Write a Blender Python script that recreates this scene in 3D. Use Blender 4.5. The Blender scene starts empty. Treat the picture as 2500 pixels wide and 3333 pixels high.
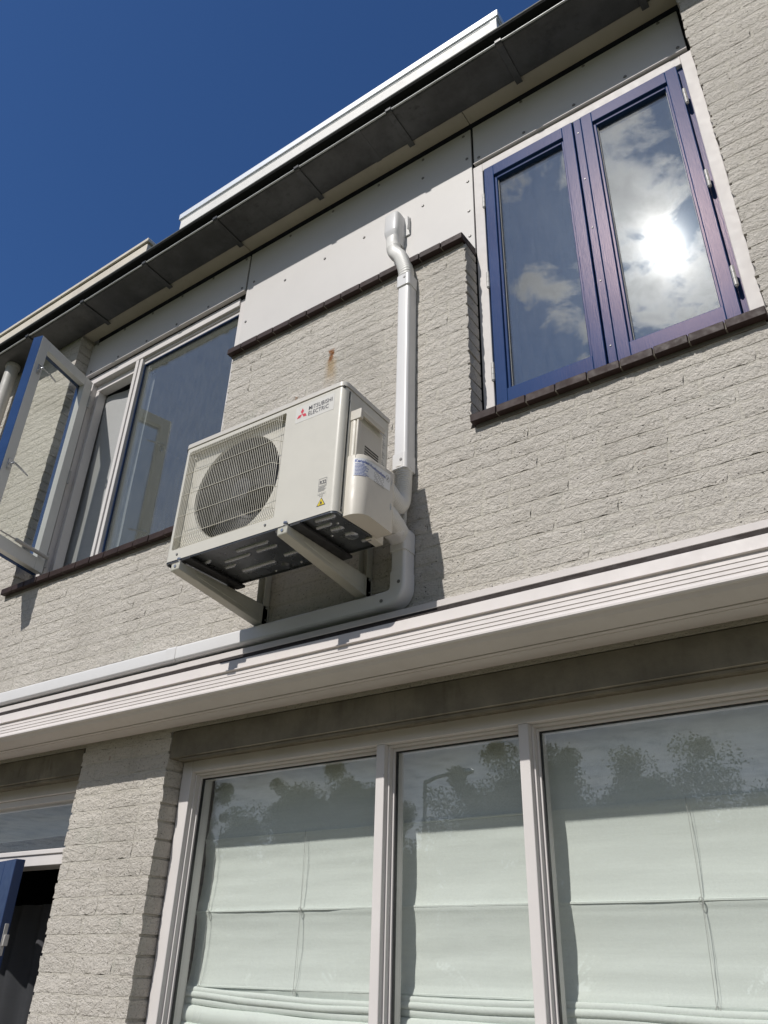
import bpy, bmesh, math, random
import numpy as np
from mathutils import Vector, Matrix, noise

random.seed(7)
SC = bpy.context.scene
COL = SC.collection
R = math.radians

# ------------------------------------------------------------------ camera
CAM_LOC = Vector((0.0, -2.17, 1.60))
RIGHT = Vector((0.8238248, 0.5662128, 0.0267530))
UP = Vector((0.2664053, -0.4284084, 0.8634202))
FWD = Vector((-0.5003407, 0.7041799, 0.5037756))
FPX = 2607.82
cam_data = bpy.data.cameras.new("camera")
cam = bpy.data.objects.new("camera", cam_data)
COL.objects.link(cam)
cam.matrix_world = Matrix(((RIGHT.x, UP.x, -FWD.x, CAM_LOC.x),
                           (RIGHT.y, UP.y, -FWD.y, CAM_LOC.y),
                           (RIGHT.z, UP.z, -FWD.z, CAM_LOC.z),
                           (0, 0, 0, 1)))
cam_data.sensor_fit = 'HORIZONTAL'
cam_data.sensor_width = 36.0
cam_data.lens = 36.0 * FPX / 2500.0
cam_data.clip_start = 0.05
cam_data.clip_end = 2000
SC.camera = cam


def project(p):
    d = Vector(p) - CAM_LOC
    w = d.dot(FWD)
    return (1250 + FPX * d.dot(RIGHT) / w, 1666.5 - FPX * d.dot(UP) / w, w)


# ------------------------------------------------------------------ sun, sky
SUN = Vector((-0.1089, -0.6851, 0.7203)).normalized()      # towards the sun
SUN_EL = math.asin(SUN.z)
sl = bpy.data.lights.new("sun", 'SUN')
sl.energy = 3.9
sl.angle = R(0.53)
sl.color = (1.0, 0.955, 0.895)
so = bpy.data.objects.new("sun", sl)
COL.objects.link(so)
so.rotation_euler = SUN.to_track_quat('Z', 'Y').to_euler()
so.location = (0, -10, 20)

SC.view_settings.view_transform = 'Standard'
SC.view_settings.look = 'None'
SC.view_settings.exposure = 0.0
SC.view_settings.gamma = 1.0
SC.cycles.use_denoising = True
SC.cycles.max_bounces = 10
SC.cycles.transparent_max_bounces = 16
SC.cycles.caustics_reflective = False
SC.cycles.caustics_refractive = False
SC.cycles.sample_clamp_indirect = 8.0
SC.cycles.blur_glossy = 0.3

world = bpy.data.worlds.new("World")
SC.world = world
world.use_nodes = True


class NT:
    """small helper to write node trees"""
    def __init__(s, tree):
        s.t = tree
        s.t.nodes.clear()

    def n(s, typ, **kw):
        nd = s.t.nodes.new(typ)
        for k, v in kw.items():
            if k.startswith('in_'):
                key = k[3:]
                key = int(key) if key.isdigit() else key.replace('_', ' ')
                s.put(nd.inputs[key], v)
            else:
                setattr(nd, k, v)
        return nd

    def put(s, sock, v):
        if isinstance(v, bpy.types.NodeSocket):
            s.t.links.new(v, sock)
        elif isinstance(v, bpy.types.Node):
            s.t.links.new(v.outputs[0], sock)
        else:
            if hasattr(sock.default_value, '__len__') and not isinstance(v, str):
                v = tuple(v) if hasattr(v, '__len__') else (v,) * len(sock.default_value)
                if len(sock.default_value) == 4 and len(v) == 3:
                    v = v + (1.0,)
            sock.default_value = v

    def math(s, op, a, b=0.0, c=0.0, clamp=False):
        nd = s.n('ShaderNodeMath', operation=op, use_clamp=clamp)
        s.put(nd.inputs[0], a)
        s.put(nd.inputs[1], b)
        s.put(nd.inputs[2], c)
        return nd.outputs[0]

    def vmath(s, op, a, b=(0, 0, 0), scale=None):
        nd = s.n('ShaderNodeVectorMath', operation=op)
        s.put(nd.inputs[0], a)
        if op not in ('NORMALIZE', 'LENGTH', 'SCALE'):
            s.put(nd.inputs[1], b)
        if scale is not None:
            s.put(nd.inputs['Scale'], scale)
        return nd.outputs['Value'] if op in ('DOT_PRODUCT', 'LENGTH') else nd.outputs['Vector']

    def mixc(s, f, a, b, blend='MIX'):
        nd = s.n('ShaderNodeMix', data_type='RGBA', blend_type=blend, clamp_factor=True)
        s.put(nd.inputs[0], f)
        s.put(nd.inputs[6], a)
        s.put(nd.inputs[7], b)
        return nd.outputs[2]

    def ramp(s, v, lo, hi, to0=0.0, to1=1.0, interp='SMOOTHSTEP'):
        nd = s.n('ShaderNodeMapRange', interpolation_type=interp)
        s.put(nd.inputs[0], v)
        for i, x in enumerate((lo, hi, to0, to1)):
            s.put(nd.inputs[1 + i], x)
        return nd.outputs[0]

    def noise(s, vec, scale, detail=4, rough=0.55, dist=0.0, dim='3D', w=0.0):
        nd = s.n('ShaderNodeTexNoise', noise_dimensions=dim)
        s.put(nd.inputs['Vector'], vec)
        s.put(nd.inputs['Scale'], scale)
        s.put(nd.inputs['Detail'], detail)
        s.put(nd.inputs['Roughness'], rough)
        s.put(nd.inputs['Distortion'], dist)
        if dim == '4D':
            s.put(nd.inputs['W'], w)
        return nd.outputs['Fac']

    def voro(s, vec, scale, feature='F1', rnd=1.0):
        nd = s.n('ShaderNodeTexVoronoi', feature=feature)
        s.put(nd.inputs['Vector'], vec)
        s.put(nd.inputs['Scale'], scale)
        s.put(nd.inputs['Randomness'], rnd)
        return nd


w = NT(world.node_tree)
CLOUD_B = 4.2
sky = w.n('ShaderNodeTexSky', sky_type='NISHITA', sun_disc=False)
sky.sun_elevation = SUN_EL
sky.sun_rotation = math.atan2(SUN.x, SUN.y)
sky.altitude = 0
sky.air_density = 1.0
sky.dust_density = 0.0
sky.ozone_density = 6.0
tc = w.n('ShaderNodeTexCoord')
dirv = w.vmath('NORMALIZE', tc.outputs['Generated'])
sep = w.n('ShaderNodeSeparateXYZ', in_0=dirv)
dz = w.math('MAXIMUM', sep.outputs[2], 0.07)
uv = w.vmath('SCALE', dirv, scale=w.math('DIVIDE', 1.0, dz))
uv = w.vmath('MULTIPLY', uv, (1, 1, 0))
cn = w.noise(uv, 9.5, 9, 0.58, 0.3, '4D', 3.1)
cn2 = w.noise(uv, 2.4, 3, 0.5, 0.0, '4D', 7.7)
cov = w.math('ADD', cn, w.math('MULTIPLY', w.math('SUBTRACT', cn2, 0.5), 0.55))
sepuv = w.n('ShaderNodeSeparateXYZ', in_0=uv)
cov = w.math('ADD', cov, w.ramp(sepuv.outputs[0], -0.30, -0.20, -0.10, 0.0))
cov = w.math('ADD', cov, w.ramp(w.vmath('DOT_PRODUCT', dirv, tuple(SUN)), 0.965, 1.0, -0.03, 0.05))
# broken cumulus on the sun's side of the sky (seen mirrored in the panes); the north half is clear
south = w.ramp(sep.outputs[1], 0.06, -0.30)
mask = w.math('MULTIPLY', w.ramp(cov, 0.45, 0.60), south)
cosang = w.vmath('DOT_PRODUCT', dirv, tuple(SUN))
ang = w.math('ARCCOSINE', w.math('MINIMUM', cosang, 1.0))
aur = w.math('EXPONENT', w.math('MULTIPLY', ang, -8.0))
aur2 = w.math('EXPONENT', w.math('MULTIPLY', ang, -48.0))
cl_b = w.math('ADD', CLOUD_B, w.math('ADD', w.math('MULTIPLY', aur, 50.0), w.math('MULTIPLY', aur2, 55.0)))
cl_b = w.math('MULTIPLY', cl_b, w.ramp(cn, 0.40, 0.72, 1.15, 0.62))
cl_b = w.math('MULTIPLY', cl_b, w.ramp(sep.outputs[2], 0.45, 0.12, 1.0, 1.9))
cl_col = w.vmath('SCALE', (1.0, 0.99, 0.98), scale=cl_b)
aur3 = w.math('EXPONENT', w.math('MULTIPLY', ang, -4.5))
sky_aur = w.vmath('SCALE', (0.58, 0.80, 1.0), scale=w.math('ADD', w.math('MULTIPLY', aur3, 4.0), w.math('MULTIPLY', aur2, 40.0)))
skyt = w.vmath('MULTIPLY', sky.outputs[0], (0.74, 1.03, 1.36))
skyc = w.vmath('ADD', skyt, sky_aur)
veil = w.math('MULTIPLY', south, w.math('ADD', w.ramp(cn2, 0.25, 0.75, 0.03, 0.16), w.ramp(sep.outputs[2], 0.68, 0.22, 0.0, 0.70)))
mixd = w.mixc(w.math('MAXIMUM', w.math('MULTIPLY', mask, 0.93), veil), skyc, cl_col)
bg = w.n('ShaderNodeBackground', in_Color=mixd, in_Strength=0.07)
wo = w.n('ShaderNodeOutputWorld', in_Surface=bg)


# ------------------------------------------------------------------ materials
def material(name):
    m = bpy.data.materials.new(name)
    m.use_nodes = True
    return m, NT(m.node_tree)


def finish(t, surf):
    t.n('ShaderNodeOutputMaterial', in_Surface=surf)


def principled(t, **kw):
    return t.n('ShaderNodeBsdfPrincipled', **{'in_' + k: v for k, v in kw.items()})


def wpos(t):
    return t.n('ShaderNodeNewGeometry').outputs['Position']


def paint(name, col, rough=0.4, var=0.06,  bump=0.0, bscale=120, spec=0.5, dirt=0.0, metal=0.0, dirtcol=(0.12, 0.11, 0.09), streak=True):
    m, t = material(name)
    p = wpos(t)
    n1 = t.noise(p, 5.0, 5, 0.6)
    c = t.mixc(t.ramp(n1, 0.3, 0.7), [x * (1 - var) for x in col], [min(1, x * (1 + var)) for x in col])
    if dirt > 0:
        pv = t.vmath('MULTIPLY', p, (1, 1, 0.18)) if streak else p
        n2 = t.noise(pv, 26.0, 6, 0.65)
        n3 = t.noise(p, 2.3, 4, 0.6)
        f = t.math('MULTIPLY', t.ramp(n2, 0.48, 0.75), t.ramp(n3, 0.35, 0.7))
        c = t.mixc(t.math('MULTIPLY', f, dirt), c, dirtcol)
    rr = t.ramp(t.noise(p, 30, 4, 0.6), 0.3, 0.7, rough * 0.85, min(1, rough * 1.2)) if var > 0.021 else rough
    b = principled(t, Base_Color=c, Roughness=rr, Metallic=metal, Specular_IOR_Level=spec)
    if bump > 0:
        bn = t.n('ShaderNodeBump', in_Strength=bump, in_Distance=0.002, in_Height=t.noise(p, bscale, 4, 0.6))
        t.put(b.inputs['Normal'], bn.outputs[0])
    finish(t, b)
    return m


def make_brick(name, mortar=False):
    m, t = material(name)
    p = wpos(t)
    oi = t.n('ShaderNodeObjectInfo')
    big = t.noise(p, 1.7, 4, 0.6)
    mid = t.noise(p, 9.0, 5, 0.6)
    # split, crumbly face: fine ridges that run along the course, broken by pits
    st = t.vmath('MULTIPLY', p, (0.80, 1.0, 1.15))
    g1 = t.noise(st, 118, 5, 0.68, 0.5)
    g2 = t.noise(st, 290, 4, 0.6, 0.2)
    g0 = t.noise(st, 34, 4, 0.6, 0.6)
    vo = t.voro(p, 46)
    pit = t.ramp(vo.outputs['Distance'], 0.05, 0.16, 1.0, 0.0)
    sepc = t.n('ShaderNodeSeparateColor', in_0=vo.outputs['Color'])
    pit = t.math('MULTIPLY', pit, t.math('GREATER_THAN', sepc.outputs[0], 0.70))
    white = t.math('MULTIPLY', t.ramp(vo.outputs['Distance'], 0.03, 0.10, 1.0, 0.0), t.math('LESS_THAN', sepc.outputs[0], 0.035))
    c0 = (0.605, 0.568, 0.512) if not mortar else (0.515, 0.486, 0.430)
    c1 = (0.670, 0.632, 0.573) if not mortar else (0.570, 0.540, 0.482)
    c = t.mixc(t.ramp(big, 0.3, 0.7), c0, c1)
    if not mortar:
        c = t.mixc(t.math('MULTIPLY', oi.outputs['Random'], 0.55), c, t.mixc(0.5, c, (0.50, 0.47, 0.42)))
    pat = t.noise(t.vmath('MULTIPLY', p, (1.0, 1.0, 0.45)), 2.6, 6, 0.68)
    c = t.mixc(t.ramp(pat, 0.50, 0.72, 0.0, 0.34), c, (0.36, 0.335, 0.29))
    # faint grey-green lichen bloom
    lich = t.math('MULTIPLY', t.ramp(t.noise(p, 3.6, 5, 0.65), 0.55, 0.72), t.ramp(mid, 0.42, 0.66))
    c = t.mixc(t.math('MULTIPLY', lich, 0.45), c, (0.43, 0.45, 0.385))
    c = t.mixc(t.ramp(g1, 0.30, 0.47, 0.70, 0.0), c, (0.20, 0.178, 0.145))
    c = t.mixc(t.math('MULTIPLY', pit, 0.85), c, (0.075, 0.066, 0.055))
    c = t.mixc(t.math('MULTIPLY', white, 0.8), c, (0.75, 0.73, 0.68))
    c = t.mixc(t.ramp(g2, 0.60, 0.74, 0.0, 0.45), c, (0.72, 0.68, 0.61))
    # small rusty specks
    vr = t.voro(p, 5.5)
    vs = t.n('ShaderNodeSeparateColor', in_0=vr.outputs['Color'])
    rs = t.math('MULTIPLY', t.ramp(vr.outputs['Distance'], 0.035, 0.07, 1.0, 0.0), t.math('GREATER_THAN', vs.outputs[1], 0.72))
    rs = t.math('MULTIPLY', rs, t.ramp(g1, 0.4, 0.6))
    c = t.mixc(rs, c, (0.27, 0.115, 0.035))
    # the rust run from an old anchor above the unit: its own drip shape
    sp = t.n('ShaderNodeSeparateXYZ', in_0=p)
    wob = t.math('MULTIPLY', t.math('SUBTRACT', t.noise(p, 22, 3, 0.6), 0.5), 0.055)
    dx = t.math('ABSOLUTE', t.math('ADD', t.math('ADD', sp.outputs[0], 1.868), wob))
    head = t.math('MULTIPLY', t.ramp(dx, 0.007, 0.024, 1.0, 0.0),
                  t.math('MULTIPLY', t.ramp(sp.outputs[2], 4.045, 4.075), t.ramp(sp.outputs[2], 4.118, 4.142, 1.0, 0.0)))
    tail = t.math('MULTIPLY', t.ramp(dx, 0.01, 0.05, 1.0, 0.0),
                  t.math('MULTIPLY', t.ramp(sp.outputs[2], 3.86, 4.06), t.ramp(sp.outputs[2], 4.05, 4.10, 1.0, 0.0)))
    tail = t.math('MULTIPLY', tail, t.ramp(mid, 0.35, 0.6, 0.25, 0.75))
    c = t.mixc(tail, c, (0.42, 0.27, 0.11))
    c = t.mixc(t.math('MULTIPLY', head, t.ramp(g1, 0.35, 0.55, 0.6, 1.0)), c, (0.26, 0.105, 0.03))
    h = t.math('ADD', t.math('MULTIPLY', g1, 0.9), t.math('MULTIPLY', g2, 0.5))
    h = t.math('ADD', h, t.math('MULTIPLY', g0, 1.6))
    h = t.math('SUBTRACT', h, t.math('MULTIPLY', pit, 0.55))
    if mortar:
        h = t.math('MULTIPLY', h, 0.55)
    bn = t.n('ShaderNodeBump', in_Strength=1.0, in_Distance=0.0090, in_Height=h)
    b = principled(t, Base_Color=c, Roughness=0.93, Specular_IOR_Level=0.18, Normal=bn.outputs[0])
    finish(t, b)
    return m


def make_glass(name, tint, r0=0.075, dust=0.02, haze=0.015, wav=0.35, dcol=(0.62, 0.66, 0.70)):
    m, t = material(name)
    geo = t.n('ShaderNodeNewGeometry')
    p = geo.outputs['Position']
    c = t.math('ABSOLUTE', t.vmath('DOT_PRODUCT', geo.outputs['Normal'], geo.outputs['Incoming']))
    f = t.math('POWER', t.math('SUBTRACT', 1.0, c, clamp=True), 5.0)
    f = t.math('ADD', r0, t.math('MULTIPLY', f, 1 - r0), clamp=True)
    bn = t.n('ShaderNodeBump', in_Strength=wav, in_Distance=0.0016, in_Height=t.noise(p, 2.6, 1, 0.4))
    gl = t.n('ShaderNodeBsdfGlossy', in_Color=(0.97, 0.985, 1.0), in_Roughness=0.0, in_Normal=bn.outputs[0])
    tr = t.n('ShaderNodeBsdfTransparent', in_Color=tint)
    s = t.n('ShaderNodeMixShader', in_0=f, in_1=tr, in_2=gl)
    # old rain marks and dust on the outside; the veil also paints in reflected sky
    smear = t.noise(t.vmath('MULTIPLY', p, (9.0, 1, 1.6)), 6.0, 5, 0.65)
    spots = t.voro(p, 75)
    spc = t.n('ShaderNodeSeparateColor', in_0=spots.outputs['Color'])
    spot = t.math('MULTIPLY', t.ramp(spots.outputs['Distance'], 0.06, 0.2, 1.0, 0.0), t.math('GREATER_THAN', spc.outputs[0], 0.80))
    d = t.math('MULTIPLY', t.ramp(smear, 0.3, 0.75, 0.8, 1.25), dust)
    d = t.math('ADD', d, t.math('MULTIPLY', spot, dust * 1.6))
    df = t.n('ShaderNodeBsdfDiffuse', in_Color=dcol)
    s = t.n('ShaderNodeMixShader', in_0=d, in_1=s, in_2=df)
    hz = t.n('ShaderNodeBsdfGlossy', in_Color=(1, 0.98, 0.95), in_Roughness=0.105)
    s = t.n('ShaderNodeMixShader', in_0=haze, in_1=s, in_2=hz)
    finish(t, s)
    return m


def make_cloth(name, col, transl=0.35, transp=0.0, weave=900, wb=0.25):
    m, t = material(name)
    p = wpos(t)
    wv = t.noise(t.vmath('MULTIPLY', p, (1, 1, 3.0)), weave * 0.25, 3, 0.7)
    sl_ = t.noise(t.vmath('MULTIPLY', p, (0.6, 1, 14.0)), 9.0, 4, 0.6)
    c = t.mixc(t.ramp(wv, 0.25, 0.75), [x * 0.90 for x in col], col)
    c = t.mixc(t.ramp(sl_, 0.35, 0.75, 0.0, 0.6), c, [x * 0.88 for x in col])
    bn = t.n('ShaderNodeBump', in_Strength=wb, in_Distance=0.001, in_Height=wv)
    d = t.n('ShaderNodeBsdfDiffuse', in_Color=c, in_Normal=bn.outputs[0])
    tl = t.n('ShaderNodeBsdfTranslucent', in_Color=c)
    s = t.n('ShaderNodeMixShader', in_0=transl, in_1=d, in_2=tl)
    if transp > 0:
        tp = t.n('ShaderNodeBsdfTransparent')
        s = t.n('ShaderNodeMixShader', in_0=transp, in_1=s, in_2=tp)
    finish(t, s)
    return m


MT = {}
MT['brick'] = make_brick('split_concrete_brick')
MT['mortar'] = make_brick('flush_mortar', True)
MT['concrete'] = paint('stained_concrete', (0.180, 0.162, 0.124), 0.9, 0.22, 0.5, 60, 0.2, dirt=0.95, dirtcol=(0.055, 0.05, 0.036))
MT['white'] = paint('white_frame_paint', (0.655, 0.628, 0.615), 0.5, 0.03, 0.03, 70, 0.12, dirt=0.08, dirtcol=(0.42, 0.39, 0.35))
MT['white_in'] = paint('inside_frame_paint', (0.66, 0.66, 0.64), 0.4, 0.03)
MT['panel'] = paint('pale_fibre_panel', (0.60, 0.582, 0.565), 0.55, 0.015, 0.05, 200, 0.4, dirt=0.04, dirtcol=(0.40, 0.39, 0.38))
MT['soffit'] = paint('beige_soffit', (0.40, 0.37, 0.30), 0.6, 0.06, dirt=0.2)
MT['zinc'] = paint('weathered_zinc', (0.052, 0.054, 0.0545), 0.42, 0.40, 0.06, 30, 0.5, dirt=0.9, metal=0.0, dirtcol=(0.012, 0.013, 0.015), streak=False)
MT['roofing'] = paint('black_roofing', (0.022, 0.023, 0.024), 0.7, 0.15, spec=0.2)
MT['trim'] = paint('dull_roof_trim', (0.15, 0.155, 0.155), 0.5, 0.1)
MT['zinc_edge'] = paint('sunlit_zinc_edge', (0.46, 0.47, 0.455), 0.45, 0.12, metal=0.1)  # paler than the gutter zinc: sunlight on the bead is put into the colour
MT['fascia'] = paint('white_fascia', (0.74, 0.73, 0.70), 0.5, 0.04, dirt=0.12, dirtcol=(0.5, 0.47, 0.42))
MT['fascia_old'] = paint('cream_fascia', (0.62, 0.57, 0.48), 0.6, 0.07, dirt=0.35, dirtcol=(0.33, 0.29, 0.22))
MT['alu'] = paint('bright_aluminium_cap', (0.74, 0.77, 0.80), 0.40, 0.02, metal=0.25)
MT['tile'] = paint('brown_sill_tile', (0.038, 0.024, 0.022), 0.55, 0.22, 0.12, 60, 0.18, dirt=0.2, dirtcol=(0.10, 0.085, 0.075), streak=False)
MT['bed'] = paint('tile_bed_mortar', (0.18, 0.165, 0.14), 0.95, 0.2, 0.6, 60, 0.1)
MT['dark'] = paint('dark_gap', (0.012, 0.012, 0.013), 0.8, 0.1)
MT['rubber'] = paint('black_rubber', (0.018, 0.018, 0.019), 0.55, 0.1)
MT['awn'] = paint('awning_aluminium', (0.635, 0.597, 0.575), 0.52, 0.03, 0.03, 40, 0.14, dirt=0.16, dirtcol=(0.45, 0.40, 0.36))
MT['shade_joint'] = paint('dark_gap_shade_and_joint', (0.035, 0.027, 0.025), 0.85, 0.2)  # near-black paints the shade below the awning rail; also the cassette joint
MT['ac'] = paint('ivory_sheet_metal', (0.605, 0.585, 0.52), 0.34, 0.025, 0.02, 20, 0.5)
MT['ac_lid'] = paint('ivory_lid', (0.60, 0.575, 0.525), 0.34, 0.03)
MT['ac_cover'] = paint('ivory_plastic', (0.60, 0.565, 0.495), 0.42, 0.03)
MT['guard'] = paint('ivory_wire', (0.66, 0.635, 0.55), 0.4, 0.03)
MT['black'] = paint('black_plastic', (0.010, 0.010, 0.011), 0.42, 0.1)
MT['galv'] = paint('dark_galvanised', (0.125, 0.133, 0.140), 0.30, 0.2, 0.05, 60, 0.5, metal=0.7)
MT['rib'] = paint('bright_pressed_steel', (0.30, 0.315, 0.325), 0.26, 0.1, metal=0.8)
MT['bracket'] = paint('grey_ivory_bracket', (0.50, 0.49, 0.425), 0.45, 0.05, dirt=0.12)
MT['steel'] = paint('bright_steel', (0.55, 0.56, 0.57), 0.25, 0.05, metal=0.9)
MT['screw'] = paint('screw_head', (0.22, 0.215, 0.21), 0.45, 0.1, metal=0.4)
MT['pvc'] = paint('white_pvc', (0.67, 0.665, 0.66), 0.32, 0.02, 0.0, 10, 0.5)
MT['pvc_flex'] = paint('flexible_pvc', (0.665, 0.655, 0.625), 0.42, 0.02)
MT['pvc_old'] = paint('grey_downpipe', (0.47, 0.455, 0.42), 0.5, 0.05, dirt=0.3)
MT['lamp'] = paint('lamp_post_grey', (0.16, 0.165, 0.16), 0.5, 0.05)
MT['hinge'] = paint('painted_hinge', (0.42, 0.41, 0.395), 0.4, 0.05)
MT['red'] = paint('logo_red', (0.60, 0.045, 0.075), 0.4, 0.02)
MT['ink'] = paint('dark_print', (0.03, 0.03, 0.045), 0.5, 0.02)
MT['ink_soft'] = paint('grey_print', (0.22, 0.22, 0.22), 0.5, 0.02)
MT['ink_blue'] = paint('blue_print', (0.055, 0.10, 0.36), 0.5, 0.02)
MT['sticker'] = paint('pale_sticker', (0.66, 0.645, 0.60), 0.32, 0.01)
MT['sticker_w'] = paint('white_sticker', (0.74, 0.75, 0.76), 0.3, 0.01)
MT['yellow'] = paint('warning_yellow', (0.75, 0.58, 0.02), 0.4, 0.02)
MT['blue_door'] = paint('blue_door_paint', (0.010, 0.032, 0.105), 0.35, 0.06, 0.05, 40, 0.5)
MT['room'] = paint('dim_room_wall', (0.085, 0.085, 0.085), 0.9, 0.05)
MT['blind'] = make_cloth('white_blind_cloth', (0.86, 0.90, 0.86), 0.06)
MT['net'] = make_cloth('grey_net_curtain', (0.74, 0.75, 0.75), 0.35, 0.10)
MT['curtain'] = make_cloth('grey_curtain', (0.34, 0.37, 0.37), 0.25)
MT['dark_curtain'] = make_cloth('dark_curtain', (0.10, 0.10, 0.11), 0.1)
MT['cord'] = paint('blind_cord', (0.50, 0.50, 0.48), 0.7, 0.05)
MT['fins'] = paint('dark_coil', (0.010, 0.010, 0.010), 0.7, 0.05)
MT['glass_lo'] = make_glass('lower_window_glass', (0.976, 0.986, 0.979), 0.080, 0.006, 0.001, 0.5)
MT['glass_up'] = make_glass('upper_window_glass', (0.86, 0.89, 0.89), 0.15, 0.045, 0.0008, 0.35)
MT['glass_left'] = make_glass('left_window_glass', (0.90, 0.92, 0.915), 0.115, 0.066, 0.001, 0.3, (0.64, 0.67, 0.60))
MT['glass_open'] = make_glass('open_casement_glass', (0.955, 0.965, 0.94), 0.035, 0.004, 0.002, 0.2)


def make_blue():
    # blue gloss paint, chalked and brushed: warm sheen where the sun grazes it
    m, t = material('blue_window_paint')
    p = wpos(t)
    gr = t.noise(t.vmath('MULTIPLY', p, (30.0, 30.0, 2.0)), 8.0, 5, 0.65)
    n1 = t.noise(p, 4.0, 4, 0.6)
    c = t.mixc(t.ramp(n1, 0.3, 0.7), (0.024, 0.058, 0.158), (0.031, 0.070, 0.182))
    c = t.mixc(t.ramp(gr, 0.62, 0.80, 0.0, 0.25), c, (0.13, 0.16, 0.30))
    bn = t.n('ShaderNodeBump', in_Strength=0.22, in_Distance=0.0012, in_Height=gr)
    b = principled(t, Base_Color=c, Roughness=0.26, Specular_IOR_Level=0.055, Specular_Tint=(1.0, 0.55, 0.50, 1.0), Normal=bn.outputs[0])
    finish(t, b)
    return m


MT['blue'] = make_blue()


def make_leaf(name, col):
    m, t = material(name)
    oi = t.noise(wpos(t), 1.3, 3, 0.6)
    c = t.mixc(t.ramp(oi, 0.3, 0.7), [x * 0.7 for x in col], [x * 1.3 for x in col])
    d = t.n('ShaderNodeBsdfDiffuse', in_Color=c)
    tl = t.n('ShaderNodeBsdfTranslucent', in_Color=c)
    finish(t, t.n('ShaderNodeMixShader', in_0=0.3, in_1=d, in_2=tl))
    return m


MT['leaf'] = make_leaf('green_leaves', (0.055, 0.085, 0.030))
MT['leaf_grey'] = make_leaf('grey_green_leaves', (0.070, 0.085, 0.045))
MT['bark'] = paint('bark', (0.085, 0.070, 0.055), 0.95, 0.2, 0.5, 30, 0.1)


def make_ground():
    m, t = material('ground_paving_and_lawn')
    p = wpos(t)
    sp = t.n('ShaderNodeSeparateXYZ', in_0=p)
    n = t.noise(p, 0.7, 5, 0.6)
    pav = t.mixc(t.ramp(n, 0.3, 0.7), (0.30, 0.262, 0.205), (0.36, 0.318, 0.255))
    gra = t.mixc(t.ramp(t.noise(p, 2.0, 5, 0.6), 0.3, 0.7), (0.035, 0.050, 0.016), (0.060, 0.075, 0.026))
    c = t.mixc(t.ramp(sp.outputs[1], -3.05, -3.0), gra, pav)
    b = principled(t, Base_Color=c, Roughness=0.9, Specular_IOR_Level=0.2)
    finish(t, b)
    return m


MT['ground'] = make_ground()


# ------------------------------------------------------------------ mesh helpers
def box(bm, x0, x1, y0, y1, z0, z1):
    v = [bm.verts.new(c) for c in ((x0, y0, z0), (x1, y0, z0), (x1, y1, z0), (x0, y1, z0),
                                   (x0, y0, z1), (x1, y0, z1), (x1, y1, z1), (x0, y1, z1))]
    for f in ((0, 3, 2, 1), (4, 5, 6, 7), (0, 1, 5, 4), (1, 2, 6, 5), (2, 3, 7, 6), (3, 0, 4, 7)):
        bm.faces.new([v[i] for i in f])
    return v


def loft(bm, rings, closed=True, caps=True):
    """rings: list of lists of points with equal counts"""
    vr = [[bm.verts.new(p) for p in r] for r in rings]
    n = len(vr[0])
    for a, b in zip(vr, vr[1:]):
        for i in range(n if closed else n - 1):
            j = (i + 1) % n
            bm.faces.new((a[i], a[j], b[j], b[i]))
    if caps and closed:
        bm.faces.new(list(reversed(vr[0])))
        bm.faces.new(vr[-1])
    return vr


def extrude_x(bm, prof, x0, x1, caps=True):
    """closed (y,z) profile along x"""
    return loft(bm, [[(x0, y, z) for y, z in prof], [(x1, y, z) for y, z in prof]], True, caps)


def rrect(w, h, r, n=4):
    """rounded rectangle centred on 0, counter-clockwise"""
    pts = []
    for cx, cy, a0 in ((w / 2 - r, h / 2 - r, 0), (-w / 2 + r, h / 2 - r, 90), (-w / 2 + r, -h / 2 + r, 180), (w / 2 - r, -h / 2 + r, 270)):
        for i in range(n + 1):
            a = R(a0 + 90 * i / n)
            pts.append((cx + r * math.cos(a), cy + r * math.sin(a)))
    return pts


def circle(r, n=12):
    return [(r * math.cos(2 * math.pi * i / n), r * math.sin(2 * math.pi * i / n)) for i in range(n)]


def sweep(bm, path, prof, up=(0, 0, 1), scales=None, caps=True):
    """sweep a 2-D profile along a path; profile x is 'side', y is 'up-ish'"""
    path = [Vector(p) for p in path]
    rings = []
    ref = Vector(up)
    for i, p in enumerate(path):
        a = path[max(i - 1, 0)]
        b = path[min(i + 1, len(path) - 1)]
        t = (b - a).normalized()
        s = t.cross(ref)
        if s.length < 1e-4:
            s = t.cross(Vector((0, 1, 0.01)))
        s.normalize()
        u = s.cross(t).normalized()
        ref = u
        k = scales[i] if scales else 1.0
        rings.append([p + s * x * k + u * y * k for x, y in prof])
    return loft(bm, rings, True, caps)


def spline(pts, n):
    """Catmull-Rom through points"""
    P = [Vector(p) for p in pts]
    P = [P[0] * 2 - P[1]] + P + [P[-1] * 2 - P[-2]]
    out = []
    segs = len(P) - 3
    for k in range(n + 1):
        u = k / n * segs
        i = min(int(u), segs - 1)
        t = u - i
        a, b, c, d = P[i:i + 4]
        out.append(0.5 * ((2 * b) + (c - a) * t + (2 * a - 5 * b + 4 * c - d) * t * t + (3 * b - a - 3 * c + d) * t ** 3))
    return out


def tube(bm, path, r, n=8, caps=True):
    rs = r if isinstance(r, (list, tuple)) else None
    return sweep(bm, path, circle(1.0 if rs else r, n), scales=list(rs) if rs else None, caps=caps)


def disc_face(bm, pts):
    return bm.faces.new([bm.verts.new(p) for p in pts])


def cyl(bm, c, axis, r0, r1, h, n=12):
    """cylinder/cone from c along axis"""
    a = Vector(axis).normalized()
    s = a.orthogonal().normalized()
    u = a.cross(s)
    c = Vector(c)
    rings = []
    for k, r in ((0, r0), (h, r1)):
        rings.append([c + a * k + (s * math.cos(2 * math.pi * i / n) + u * math.sin(2 * math.pi * i / n)) * r for i in range(n)])
    loft(bm, rings)


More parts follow.
